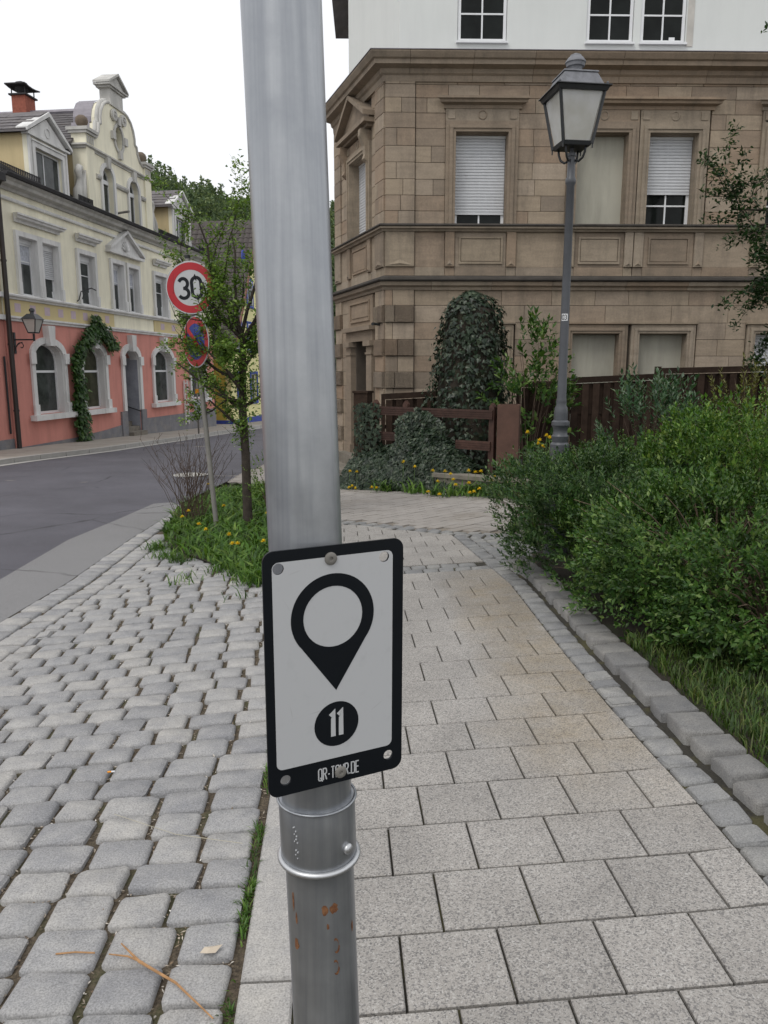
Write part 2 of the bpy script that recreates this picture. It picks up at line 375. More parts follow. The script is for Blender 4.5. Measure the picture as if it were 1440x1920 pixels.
M['leaf_ivy'] = leafmat('ivy_leaf', (.010, .022, .012), (.034, .055, .030), (.085, .105, .068), .38, .15)
M['leaf_vine'] = leafmat('vine_leaf', (.022, .065, .014), (.06, .13, .03), (.12, .21, .05))
M['leaf_over'] = leafmat('overhanging_leaf', (.010, .032, .010), (.032, .074, .024), (.07, .12, .045))
M['grass'] = leafmat('grass_blade', (.034, .088, .012), (.090, .190, .026), (.19, .29, .06), .45)
M['grass_dark'] = leafmat('lawn_blade', (.03, .075, .012), (.08, .14, .025), (.17, .19, .06), .5)
M['forest'] = leafmat('forest_foliage', (.085, .135, .075), (.165, .225, .115), (.26, .32, .16), .8, .4)
M['dandelion'] = mat('dandelion_yellow', (.75, .50, .01), .8, .15, 60, 0, 0); M['stem'] = mat('flower_stem', (.12, .19, .06), .6, .1, 20, 0, 0)
M['straw'] = mat('dry_straw', (.36, .20, .09), .8, .3, 30, 0, 0); M['litter'] = leafmat('joint_litter', (.16, .11, .07), (.38, .33, .27), (.72, .69, .64), .9, 0.)
M['sign_white'] = mat('sign_white', (.46, .47, .48), .5, .05, 6, 0, 0, dirt=.12, dscale=9, dcol=(.3, .29, .27)); M['sign_red'] = mat('sign_red', (.40, .018, .026), .45, .06, 6, 0, 0); M['sign_blue'] = mat('sign_blue', (.012, .035, .21), .45, .06, 6, 0, 0)
M['sign_back'] = mat('sign_grey_back', (.30, .31, .32), .5, .1, 6, 0, 0, metal=.4); M['orange'] = mat('orange_marker', (.75, .28, .01), .6, .1, 10, 0, 0); M['grey_paint'] = mat('stair_wall_grey', (.30, .31, .35), .9, .2, 2, 0, .1, 40, dirt=.6, dscale=.8, dcol=(.46, .47, .50))
M['door_wood'] = mat('dark_door_wood', (.03, .022, .018), .6, .3, 8)
# ------------------------------------------------------------------ ground, road, paving
BPS = (-6.0, -2.6, 1.6)
def clipx(poly, x, keep_less):
    out = []
    for i in range(len(poly)):
        a, b = poly[i], poly[(i+1) % len(poly)]
        ina = a[0] <= x if keep_less else a[0] >= x; inb = b[0] <= x if keep_less else b[0] >= x
        if ina: out.append(a)
        if ina != inb:
            t = (x - a[0]) / (b[0] - a[0]); out.append((x, a[1] + t*(b[1]-a[1])))
    return out
def sheet(name, poly, dz, m, parent=None, kind='structure'):
    mb = MB(); rest = poly
    for bp in BPS:
        left = clipx(rest, bp, True); rest = clipx(rest, bp, False)
        if len(left) > 2: mb.add([(x, y, gz(x - 1e-6, y) + dz) for x, y in left], [tuple(range(len(left)))])
        if len(rest) < 3: break
    if len(rest) > 2: mb.add([(x, y, gz(x, y) + dz) for x, y in rest], [tuple(range(len(rest)))])
    bm = bmesh.new(); me = mb.mesh(name, recalc=False); bm.from_mesh(me)
    bmesh.ops.triangulate(bm, faces=bm.faces)
    for f in bm.faces:
        f.normal_update()
        if f.normal.z < 0: f.normal_flip()
    bm.to_mesh(me); bm.free()
    o = link(name, me, m, parent)
    if parent is None: o['kind'] = kind
    return o
def interp(pl, y):
    if y <= pl[0][1]: a, b = pl[0], pl[1]
    elif y >= pl[-1][1]: a, b = pl[-2], pl[-1]
    else:
        for a, b in zip(pl, pl[1:]):
            if a[1] <= y <= b[1]: break
    t = (y - a[1]) / (b[1] - a[1]); return a[0] + t*(b[0]-a[0])
def inside(x, y, poly):
    r = False
    for i in range(len(poly)):
        (x0, y0), (x1, y1) = poly[i], poly[i-1]
        if (y0 > y) != (y1 > y) and x < (x1-x0)*(y-y0)/(y1-y0)+x0: r = not r
    return r
def proj(x, y, z):
    zz = z - H; fw = y*CP - zz*SP_; dn = -(zz*CP + y*SP_)
    return (720 + FPX*x/fw, 960 + FPX*dn/fw) if fw > .1 else (9999, 9999)
def inview(x, y, z=None, m=70):
    p = proj(x, y, gz(x, y) if z is None else z); return -m < p[0] < 1440+m and -m < p[1] < 1920+m*2

SLAB_R = [(1.235, .9), (1.205, 1.6), (1.165, 2.6), (1.105, 3.4), (1.06, 4.4), (1.02, 6.0), (.91, 6.9), (.74, 8.35)]
KERB_F = [(x + .163, y) for x, y in SLAB_R[:6]] + [(1.08, 6.9)]
STRIP = [(-2.78, -2), (-2.85, 4.5), (-2.88, 5.57), (-2.88, 6.76), (-3.0, 8.83), (-3.06, 10.92), (-3.2, 12.0), (-3.1, 15.2), (-2.98, 18.8)]
def XL(y): return -.391 - (y - 1.797)*.0653
ISLAND = [(-2.76, 9.4), (-2.38, 8.3), (-1.68, 7.28), (-1.10, 6.42), (-.76, 6.30), (-.85, 7.5), (-1.15, 10), (-1.6, 12.5), (-2.2, 14.2), (-2.85, 13.5), (-3.02, 11.3)]
ARC = [(-1.1, 10.05), (-.47, 9.50), (.25, 8.84), (.77, 8.36), (1.32, 8.09), (2.2, 7.8)]
def arcY(x):
    a = sorted(ARC); 
    for p, q in zip(a, a[1:]):
        if p[0] <= x <= q[0]: return p[1] + (x-p[0])/(q[0]-p[0])*(q[1]-p[1])
    return a[0][1] if x < a[0][0] else a[-1][1]

sheet('ground', [(-400, -30), (400, -30), (400, 420), (-400, 420)], -.09, M['ground'])
LKERB = [(-9.6, 8), (-9.2, 13), (-8.79, 17.5), (-8.6, 18.7), (-7.9, 21.8), (-6.84, 30.9), (-6.1, 38), (-4.5, 48), (-1, 60)]   # kerb across the road
road_poly = [(-9.9, -8)] + LKERB + [(6, 66), (8, 60), (1.5, 48), (-2.2, 30)] + [(x, y) for x, y in reversed(STRIP)] + [(-2.75, -8)]
road = sheet('road', road_poly, -.02, M['asphalt'])
sheet('road_edge_strip', [(-2.75, -8)] + STRIP[:6] + [(-3.12, 11.7), (-3.35, 11.95), (-3.57, 11.75), (-3.60, 10.2), (-3.66, 8.7), (-3.50, 6.76), (-3.42, 5.2), (-3.32, -8)], -.014, M['asphalt_light'])
# pavement across the road with its row of kerb stones
lw_poly = [(x, y) for x, y in LKERB] + [(-3, 62), (-9, 60), (-12, 40), (-14, 20), (-14, 8)]
sheet('opposite_pavement', lw_poly, .085, M['sidewalk'])
kr = thing('pavement_kerb', 'pale stone kerb along the pavement in front of the salmon house', 'kerb')
def ribbon_pts(pl, step):
    out = []; y = pl[0][1]
    while y <= pl[-1][1]: out.append((interp(pl, y), y)); y += step
    return out
for (x0, y0), (x1, y1) in zip(ribbon_pts(LKERB, 1.0)[4:46], ribbon_pts(LKERB, 1.0)[5:47]):
    d = Vector((x1-x0, y1-y0)).normalized(); nrm = Vector((d.y, -d.x)); g = .012
    a = Vector((x0, y0)) + d*g; b = Vector((x1, y1)) - d*g
    mb = MB(); q = [a + nrm*.02, b + nrm*.02, b - nrm*.14, a - nrm*.14]
    mb.add([(p.x, p.y, gz(p.x, p.y) - .06) for p in q] + [(p.x, p.y, gz(p.x, p.y) + .10) for p in q], [(3,2,1,0),(4,5,6,7),(0,1,5,4),(1,2,6,5),(2,3,7,6),(3,0,4,7)])
    mb.build('kerb_stone', M['kerb_light'], kr)
gut = MB()
for (x0, y0), (x1, y1) in zip(ribbon_pts(LKERB, .5), ribbon_pts(LKERB, .5)[1:]):
    gut.add([(x0+.03, y0, gz(x0, y0)-.012), (x0+.27, y0, gz(x0, y0)-.012), (x1+.27, y1, gz(x1, y1)-.012), (x1+.03, y1, gz(x1, y1)-.012)], [(0,1,2,3)])
tag(gut.build('gutter_strip', M['kerb_light']), kind='structure')
# manhole
mc = G(351, 888.5); mh = thing('manhole_cover', 'round pale manhole cover in the asphalt behind the bare twigs', 'manhole cover', (mc.x, mc.y, gz(mc.x, mc.y)-.02))
mh.rotation_euler = (-math.atan(S), 0, 0)
MB().lathe([(.43, 0), (.43, .006), (.36, .007), (.36, .0065)], 32).build('rim', M['kerb_light'], mh)
MB().lathe([(.345, 0), (.345, .009), (.30, .010)], 32).build('lid', mat('manhole_concrete', (.42, .41, .38), .9, .1), mh)

# ---- granite setts between road and footpath
def sett_mesh(w, d, n_jit, rise=.003, chamf=.17, hgt=.055, jit=.05):
    c = chamf*min(w, d)*.5; x, y = w/2, d/2
    base = [(-x+c, -y), (0, -y), (x-c, -y), (x, -y+c), (x, y-c), (x-c, y), (0, y), (-x+c, y), (-x, y-c), (-x, -y+c)]
    o = [(px + random.uniform(-jit, jit)*w*.5, py + random.uniform(-jit, jit)*d*.5) for px, py in base]; n = len(o)
    t = random.uniform(-.004, .004); t2 = random.uniform(-.004, .004); ins = random.uniform(.885, .925)
    ed = 1 - .007/min(x, y)
    vs = [(px, py, -hgt) for px, py in o] + [(px, py, -.0095+t*px/x+t2*py/y) for px, py in o] + [(px*ed, py*ed, -.0030+t*px/x+t2*py/y) for px, py in o] + [(px*ins*.96, py*ins*.96, -.0005+t*px/x+t2*py/y+random.uniform(-.0018, .0018)) for px, py in o] + [(random.uniform(-.2, .2)*x, random.uniform(-.2, .2)*y, rise*random.uniform(.2, 1))]
    fs = [(r*n+i, r*n+(i+1) % n, (r+1)*n+(i+1) % n, (r+1)*n+i) for r in (0, 1, 2) for i in range(n)] + [(3*n+i, 3*n+(i+1) % n, 4*n) for i in range(n)]
    me = bpy.data.meshes.new('sett'); me.from_pydata(vs, [], fs); me.polygons.foreach_set('use_smooth', [True]*len(fs)); me.set_sharp_from_angle(angle=R_(55)); return me
def put_sett(name, x, y, ang, w, d, m, parent, dz=0., zj=.003, **kw):
    o = link(name, sett_mesh(w, d, 0, **kw), m, parent, (x, y, gz(x, y) + dz + random.uniform(-zj, zj)))
    nrm = Vector((-K if -2.6 < x < 1.6 else 0, S, 1)).normalized(); o.rotation_euler = (Vector((0, 0, 1)).rotation_difference(nrm).to_matrix() @ Matrix.Rotation(ang, 3, 'Z')).to_euler(); return o
cob = sheet('cobbled_strip', [(XL(-1)+.02, -1), (XL(6.3), 6.3), (-1.15, 10.2), (-2.2, 14.3), (-3.0, 12.4), (-3.06, 10.92), (-3.0, 8.83), (-2.88, 6.76), (-2.88, 5.57), (-2.78, -1)], -.024, M['joint'])
GUT_IN = [(x + .40, y) for x, y in STRIP]
nset = 0; y0 = 1.33
while y0 < 9.2:
    sl = .03 + .11*min(1, max(0, (y0-2.0)/3.0)) - .05*min(1, max(0, (y0-5.5)/3)); pitch = random.uniform(.155, .175)
    x = XL(y0) - random.uniform(.012, .03)
    xl = interp(GUT_IN, y0 - .2)
    while x > xl + .07:
        w = random.uniform(.175, .245); w = min(w, x - xl)
        if x - w - xl < .08: w = x - xl - .005
        xc = x - w/2; yc = y0 + sl*(xc + .45) + random.uniform(-.004, .004)
        if inview(xc, yc) and not inside(xc, yc+.02, ISLAND):
            put_sett('sett', xc, yc, math.atan(sl) + random.uniform(-.03, .03), w - random.uniform(.014, .030), pitch - random.uniform(.010, .020), M['sett'], cob); nset += 1
        x -= w
    y0 += pitch
gutter = sheet('road_gutter', [(x, y) for x, y in STRIP[:7]] + [(x+.41, y) for x, y in reversed(STRIP[:6])], -.0185, M['joint'])
for row in range(2):
    y = 3.8
    while y < 11.6:
        L = random.uniform(.15, .20); xc = interp(STRIP, y + L/2) + .105 + row*.20; yc = y + L/2
        if inview(xc, yc) and not inside(xc, yc, ISLAND): put_sett('gutter_sett', xc, yc, random.uniform(-.02, .04) + .02, .188, L - .014, M['sett'], gutter, jit=.035)
        y += L
# border stones at the near edge of the planted island
isl = sheet('planted_island_soil', ISLAND, .012, M['soil'])
for (x0, y0), (x1, y1) in zip(ISLAND[2:5], ISLAND[3:5]):
    n = max(2, int(math.hypot(x1-x0, y1-y0)/.19))
    for i in range(n):
        f = (i+.5)/n; put_sett('border_sett', x0+(x1-x0)*f + .06, y0+(y1-y0)*f - .02, math.atan2(y1-y0, x1-x0), .17, .14, M['sett'], isl, dz=.012)

# ---- footpath of square slabs
TH = R_(3.0); E1 = Vector((math.cos(TH), math.sin(TH))); E2 = Vector((-math.sin(TH), math.cos(TH)))
path = sheet('footpath', [(XL(-1)+.02, -1), (1.45, -1), (1.44, 2.5), (1.40, 5.0), (1.7, 6.6), (2.2, 7.8), (1.32, 8.09), (.25, 8.84), (-.47, 9.5), (-1.1, 10.05), (XL(6.3)-.02, 6.3)], -.0145, M['joint_dark'])
def slab(u0, u1, v0, v1, dz=0):
    g = .0038; q = []
    for u, v in ((u0, v0), (u1, v0), (u1, v1), (u0, v1)):
        p = E1*u + E2*v; q.append(p)
    out = []
    for (u, v, s1, s2), p in zip(((u0, v0, 1, 1), (u1, v0, -1, 1), (u1, v1, -1, -1), (u0, v1, 1, -1)), q):
        xl = XL(p.y) + .158 if p.y < 6.3 else -1.2; xr = interp(SLAB_R, p.y) - .004
        x = min(max(p.x + g*s1, xl), xr); out.append(Vector((x, min(p.y + g*1.25*s2, arcY(x) - .142) if v0 > 6.5 else p.y + g*1.25*s2)))
    if min(out[1].x - out[0].x, out[2].x - out[3].x) < .035: return
    if min(out[3].y - out[0].y, out[2].y - out[1].y) < .012: return
    c = sum(out, Vector((0, 0)))/4; cz = gz(c.x, c.y) + dz; vs = []
    tl = [random.uniform(-.0012, .0012) for _ in range(4)]
    for k, (ins, dzz) in enumerate(((0, -.05), (0, -.004), (.0040, 0))):
        for p, t in zip(out, tl):
            pp = p + (c - p).normalized()*ins*1.4; vs.append((pp.x - c.x, pp.y - c.y, gz(pp.x, pp.y) + dzz + dz + t - cz))
    fs = [(r*4+i, r*4+(i+1) % 4, (r+1)*4+(i+1) % 4, (r+1)*4+i) for r in (0, 1) for i in range(4)] + [(8, 9, 10, 11)]
    me = bpy.data.meshes.new('slab'); me.from_pydata(vs, [], fs); link('paving_slab', me, M['slab'], path, (c.x, c.y, cz))
P_ = .2825; W_ = .284; V0 = 6.488
rows = [(V0 - P_*(k+1), V0 - P_*k, k) for k in range(19)] + [(6.80 + P_*k, 6.80 + P_*(k+1), k) for k in range(12)]
for v0, v1, k in rows:
    off = .7157 if k % 2 == 0 else .847; i0 = -12
    for i in range(i0, 8):
        u0 = off + i*W_; u1 = u0 + W_; p = E1*(u0+u1)/2 + E2*(v0+v1)/2
        if p.x < XL(p.y) - .3 and p.y < 6.4: continue
        if v0 > 6.5 and (p.y > arcY(p.x) + .05 or inside(p.x - .1, p.y, ISLAND) or p.x < -1.1): continue
        xr = interp(SLAB_R, p.y)
        if (E1*u0 + E2*v0).x > xr - .07: continue
        if xr - (E1*u1 + E2*v0).x < .07: u1 += .12
        if inview(p.x, p.y): slab(u0, u1, v0, v1)
# two rows of small setts across the path, the edge row and the arc
def small_row(pts_fn, n0, n1, L, d, name='small_sett', parent=None, dz=0., m=None):
    s = n0
    while s < n1:
        l = L*random.uniform(.85, 1.2); (x0, y0), (x1, y1) = pts_fn(s), pts_fn(s + l)
        xc, yc = (x0+x1)/2, (y0+y1)/2
        if inview(xc, yc): put_sett(name, xc, yc, math.atan2(y1-y0, x1-x0), l - .009, d - .009, m or M['sett_small'], parent or path, dz, chamf=.2, jit=.06, hgt=.05, zj=.0012)
        s += l
for k in (0, 1):
    small_row(lambda s, k=k: tuple(E1*s + E2*(V0 + .078 + k*.155)), -.35, 1.18, .15, .15, parent=path)
edge = thing('edge_gutter', 'row of small grey setts along the right edge of the slab path', 'sett row')
def edge_fn(off): return lambda s: (interp(SLAB_R, s) + off, s)
small_row(edge_fn(.073), 1.2, 8.2, .125, .142, parent=edge)
small_row(edge_fn(.205), 6.35, 8.05, .13, .12, parent=edge)
small_row(edge_fn(.33), 6.7, 7.95, .13, .12, parent=edge)
small_row(edge_fn(.455), 7.0, 7.9, .13, .12, parent=edge)
small_row(edge_fn(.58), 7.2, 7.8, .13, .12, parent=edge)
for k in (0, 1): small_row(lambda s, k=k: (s, arcY(s) - .07 + k*.13), -1.0, 2.0, .15, .125, parent=path)
# raised granite edging of the bed
ke = thing('bed_edging', 'raised row of rough granite kerb blocks between path and shrub bed', 'kerb')
y = 1.7
while y < 6.75:
    L = random.uniform(.17, .24); yc = y + L/2; xc = interp(KERB_F, yc) + .10
    ang = math.atan2(L, interp(KERB_F, y + L) - interp(KERB_F, y))
    if inview(xc, yc): put_sett('kerb_block', xc, yc, ang + random.uniform(-.04, .04), L - .030, .175 + random.uniform(-.015, .02), M['kerb'], ke, dz=.044 + random.uniform(-.008, .008), chamf=.11, hgt=.16, rise=.004, jit=.06)
    y += L
# flush granite kerb on the left side of the footpath
fk = thing('flush_kerb', 'long flush granite kerb between cobbles and slabs at the pole', 'kerb')
ys = [.80, 1.815, 2.83, 3.845, 4.86, 5.87, 6.35]
for a, b in zip(ys, ys[1:]):
    a += .006; b -= .006; q = [(XL(a)+.003, a), (XL(a)+.148, a), (XL(b)+.148, b), (XL(b)+.003, b)]; c = (sum(p[0] for p in q)/4, sum(p[1] for p in q)/4)
    vs = []
    for ins, z in ((0, -.1), (0, -.006), (.006, .002)):
        for i, (x, yy) in enumerate(q): 
            xx = x + (ins if i in (0, 3) else -ins); y2 = yy + (ins if i < 2 else -ins); vs.append((xx - c[0], y2 - c[1], gz(xx, y2) + z - gz(*c)))
    me = bpy.data.meshes.new('kerb'); me.from_pydata(vs, [], [(r*4+i, r*4+(i+1) % 4, (r+1)*4+(i+1) % 4, (r+1)*4+i) for r in (0, 1) for i in range(4)] + [(8, 9, 10, 11)])
    link('kerb_stone', me, M['kerb_flush'], fk, (c[0], c[1], gz(*c)))
# driveway of small beige pavers behind the arc
DRIVE = [(-1.15, 10.1), (-.47, 9.52), (.25, 8.86), (.77, 8.38), (1.32, 8.11), (2.2, 7.8), (2.6, 8.6), (2.6, 11.0), (1.8, 11.4), (.34, 12.4), (-.6, 13.3), (-.9, 16), (-1.2, 20), (-2.98, 18.8), (-3.0, 15), (-2.2, 14.25)]
drv = sheet('driveway', DRIVE, -.0165, mat('paver_joint', (.20, .175, .145), .95, .2))
dm = MB(); a45 = R_(38); c45, s45 = math.cos(a45), math.sin(a45); g = .004
for i in range(-60, 60):
    for j in range(-60, 60):
        u, v = i*.24 + (.12 if j % 2 else 0), j*.16; x, y = u*c45 - v*s45, 12 + u*s45 + v*c45
        if not inside(x, y, DRIVE) or (y < arcY(x) + .2 and x > -1.1): continue
        q = [(-.12+g, -.08+g), (.12-g, -.08+g), (.12-g, .08-g), (-.12+g, .08-g)]; q = [(x + a*c45 - b*s45, y + a*s45 + b*c45) for a, b in q]
        h = random.uniform(-.003, .002)
        dm.add([(a, b, gz(a, b)-.03) for a, b in q] + [(a, b, gz(a, b)+h) for a, b in q], [(4,5,6,7),(0,1,5,4),(1,2,6,5),(2,3,7,6),(3,0,4,7)])
tag(dm.build('paver', M['paver'], drv, recalc=False), kind='stuff')
# shrub bed and strip of lawn to the right
sheet('shrub_bed_soil', [(1.53, .8), (1.485, 2.0), (1.46, 2.6), (1.40, 3.4), (1.355, 4.4), (1.315, 6.0), (1.30, 6.5), (1.7, 7.4), (1.7, .8)], .018, M['soil'])
sheet('shrub_bed_soil', [(1.7, .8), (1.7, 7.4), (1.9, 7.9), (2.55, 9), (2.6, 11.2), (1.8, 11.5), (.34, 12.5), (-.4, 13.2), (-.2, 15.4), (12, 15.6), (12, .8)], .018, M['soil'])
# ------------------------------------------------------------------ facade helpers (local frame: x along the wall, y into the wall, z up)
def wall_holes(mb, x0, x1, z0, z1, y0, y1, holes):     # holes: (x0,x1,z0,z1,rise) ; an arch of that rise tops the hole
    xs = sorted({x0, x1} | {h[0] for h in holes} | {h[1] for h in holes}); xs = [x for x in xs if x0 <= x <= x1]
    for a, b in zip(xs, xs[1:]):
        hs = sorted([h for h in holes if h[0] <= a + 1e-6 and h[1] >= b - 1e-6], key=lambda h: h[2]); z = z0
        for h in hs:
            if h[2] > z + 1e-4: mb.box(a, b, y0, y1, z, h[2])
            z = h[3]
        if z < z1 - 1e-4: mb.box(a, b, y0, y1, z, z1)
    for h in holes:
        r = h[4] if len(h) > 4 else 0
        if r:
            n = 8; cx = (h[0]+h[1])/2; hw = (h[1]-h[0])/2; A = []
            for i in range(n+1): t = math.pi*i/n; A.append((cx - hw*math.cos(t), h[3] - r + r*math.sin(t)))
            mb.prism(A[:n//2+1] + [(h[0], h[3])], y0, y1); mb.prism(A[n//2:] + [(h[1], h[3])], y0, y1)
def arch(x0, x1, z0, z1, rise, n=12):
    cx = (x0+x1)/2; hw = (x1-x0)/2
    return [(x0, z0)] + [(cx - hw*math.cos(math.pi*i/n), z1 - rise + rise*math.sin(math.pi*i/n)) for i in range(n+1)] + [(x1, z0)]
def window(parent, Mx, x0, x1, z0, z1, y, fw=.06, vb=(), hb=(), shutter=0, glass='glass', tilt=0, curtain=False, box=.0, slat=.055, name='window'):
    f = MB(Mx); zt = z1 - box
    f.box(x0, x0+fw, y, y+.06, z0, zt).box(x1-fw, x1, y, y+.06, z0, zt).box(x0+fw, x1-fw, y, y+.06, z0, z0+fw).box(x0+fw, x1-fw, y, y+.06, zt-fw, zt)
    xs = [x0+fw] + [x0 + (x1-x0)*v for v in vb] + [x1-fw]; zs = [z0+fw] + [z0 + (zt-z0)*v for v in hb] + [zt-fw]
    bw = .028 if fw < .08 else .035
    for x in xs[1:-1]: f.box(x-bw/2, x+bw/2, y+.005, y+.045, z0+fw, zt-fw)
    for z in zs[1:-1]:
        for a, b in zip(xs, xs[1:]): f.box(a + (bw/2 if a != xs[0] else 0), b - (bw/2 if b != xs[-1] else 0), y+.007, y+.043, z-bw/2, z+bw/2)
    fo = f.build(name, M['pvc'], parent)
    for a, b in zip(xs, xs[1:]):
        for c, d in zip(zs, zs[1:]): MB(Mx).box(a, b, y+.028, y+.034, c, d).build('pane', M[glass], fo)
    if curtain:
        cm = MB(Mx); n = 14
        for (ca, cb, cz0) in ((xs[0], xs[0] + (xs[-1]-xs[0])*.42, zs[0]), (xs[0] + (xs[-1]-xs[0])*.42, xs[-1], zs[0] + (zs[-1]-zs[0])*.62)):
            pts = [(ca + (cb-ca)*i/n, y + .020 + .004*math.sin(i*2.3)) for i in range(n+1)]
            cm.add([(a, b, cz0) for a, b in pts] + [(a, b, zs[-1]) for a, b in pts], [(i, i+1, i+n+2, i+n+1) for i in range(n)])
        cm.build('curtain', M['curtain'], fo, recalc=False)
    if tilt:
        t = MB(Mx); zz1 = zs[-1] if not shutter else z0 + (zt-z0)*(1-shutter)
        for xa, xb in ((x0+fw*.9, x0+fw*1.9), (x1-fw*1.9, x1-fw*.9)):
            t.add([(xa, y-.01, z0+fw), (xb, y-.01, z0+fw), (xb, y+.02, z0+fw), (xa, y+.02, z0+fw), (xa, y+tilt, zz1), (xb, y+tilt, zz1), (xb, y+tilt+.03, zz1), (xa, y+tilt+.03, zz1)],
                  [(0,3,2,1),(4,5,6,7),(0,1,5,4),(1,2,6,5),(2,3,7,6),(3,0,4,7)])
        t.build('tilted_sash', M['pvc'], fo)
    if box: MB(Mx).box(x0, x1, y-.03, y+.06, zt+.002, z1).build('shutter_box', M['pvc'], fo)
    if shutter:
        zb = z0 + (zt-z0)*(1-shutter); s = MB(Mx); n = max(3, int((zt-zb)/slat)); dz = (zt-zb)/n
        for i in range(n):
            a = zb + i*dz; s.add([(x0+.01, y-.012, a), (x1-.01, y-.012, a), (x1-.01, y-.026, a+dz*.25), (x0+.01, y-.026, a+dz*.25), (x1-.01, y-.026, a+dz*.75), (x0+.01, y-.026, a+dz*.75), (x1-.01, y-.012, a+dz*.97), (x0+.01, y-.012, a+dz*.97)],
                  [(0,1,2,3), (3,2,4,5), (5,4,6,7)])
        s.box(x0+.01, x1-.01, y-.028, y-.006, zb-.045, zb); s.build('roller_shutter', M['shutter'], fo)
    return fo

# ------------------------------------------------------------------ sandstone corner building
CORNER = D(722, 500, 15.5); a_s = math.atan2(.02, 1)
sb = thing('sandstone_house', 'brown sandstone corner building with white rendered storey above the cornice', 'house', (CORNER.x, CORNER.y, 0), a_s)
cd = Matrix.Rotation(-a_s, 2) @ Vector((-.352, 1)).normalized()      # chamfered side, direction away from the corner
CH = Matrix(((-cd.x, cd.y, 0, 0), (-cd.y, -cd.x, 0, 0), (0, 0, 1, 0), (0, 0, 0, 1)))
LC, LF = 3.4, 10.0
CEND = (cd.x*LC, cd.y*LC)
# openings in the front: (x0,x1,z0,z1)
UP = [(1.33, 2.32), (3.64, 4.60), (5.0, 5.93), (7.32, 8.25), (8.62, 9.55)]
LO = [(1.36, 2.36), (3.69, 4.62), (5.02, 5.97), (7.33, 8.28), (8.64, 9.6)]
holes = [(a, b, 4.29, 5.94) for a, b in UP] + [(a, b, .35, 2.25) for a, b in LO]
core = MB(); wall_holes(core, .07, LF, -.9, 6.98, .05, .42, holes)
core.M = CH; wall_holes(core, -LC, -.05, -.9, 6.98, .05, .42, [(-2.2, -1.02, 4.29, 5.85), (-2.05, -1.05, -.28, 2.22)])
core.M = None; core.hprism([(LF, .43), (LF, 9), (CEND[0]+.6, 9), (CEND[0]+.45, CEND[1]+.2), (.55, .43)], -.9, 6.98)
wall = core.build('stone_wall', M['mortar'], sb)
# visible ashlar: every block a piece of its own
Z_LOW = [-.9, -.42, -.10, .22, .54, .86, 1.18, 1.50, 1.81, 2.13, 2.45, 2.78, 3.08]
Z_UP = [4.29, 4.53, 4.81, 5.10, 5.40, 5.69, 6.00, 6.27, 6.53, 6.76, 6.98]
def ashlar(Mx, x0, x1, zs, covers, seed, lens=(.55, 1.1), proud=0., mname='stone', alt=None):
    rr = random.Random(seed)
    for i, (za, zb) in enumerate(zip(zs, zs[1:])):
        segs = [(x0, x1)]
        for c in covers:
            if c[2] < zb - .02 and c[3] > za + .02:
                segs = [s for a, b in segs for s in ((a, min(b, c[0])), (max(a, c[1]), b)) if s[1] - s[0] > .04]
        rough = alt is not None and i % 2 == alt
        for a, b in segs:
            x = a; first = True
            while x < b - 1e-4:
                l = rr.uniform(*lens)*(rr.uniform(.4, 1) if first else 1); first = False
                if b - x - l < .22: l = b - x
                mb = MB(Mx); pr = proud + (.045 if rough else 0)
                mb.cbox(x+.0035, x+l-.0035, -pr - rr.uniform(0, .004), .055, za+.0035, zb-.0035, .014 if rough else .004)
                mb.build('rusticated_block' if rough else 'stone_block', M['stone_rough'] if rough else M[mname], wall); x += l
arch_up = [(a-.19, b+.19, 4.29, 6.34) for a, b in UP]; arch_up = [arch_up[0], (3.45, 6.16, 4.29, 6.34), (7.13, 9.74, 4.29, 6.34)]
hood_up = [(.97, 2.69, 6.34, 6.535), (3.29, 6.33, 6.34, 6.535), (6.97, 9.9, 6.34, 6.535)]
arch_lo = [(1.18, 2.56, .2, 2.41), (3.5, 6.17, .2, 2.41), (7.15, 9.78, .2, 2.41)]
ashlar(None, .57, 8.4, Z_LOW, arch_lo, 11, (.6, 1.4)); ashlar(None, .57, 8.4, Z_UP, arch_up, 12, (.5, 1.0))
ashlar(None, 0.0, .565, Z_LOW, [], 13, (.27, .31), .035, alt=0); ashlar(None, 0.0, .565, Z_UP, [], 14, (.27, .57), .035)
ashlar(CH, -.50, -.0, Z_LOW, [], 15, (.27, .55), .035, alt=0); ashlar(CH, -.50, 0, Z_UP, [], 16, (.27, .55), .035)
ashlar(CH, -LC, -2.92, Z_LOW, [], 17, (.5, .6), .035, alt=0); ashlar(CH, -LC, -2.92, Z_UP, [], 18, (.5, .6), .035)
ashlar(CH, -2.92, -.50, Z_LOW, [(-2.45, -.62, -.9, 3.08)], 19); ashlar(CH, -2.92, -.50, Z_UP, [(-2.42, -.80, 4.29, 6.98)], 20)
ashlar(CH, -2.42, -.80, [6.30, 6.55, 6.76, 6.98], [(-2.9, -.7, 6.0, 6.86)], 21)
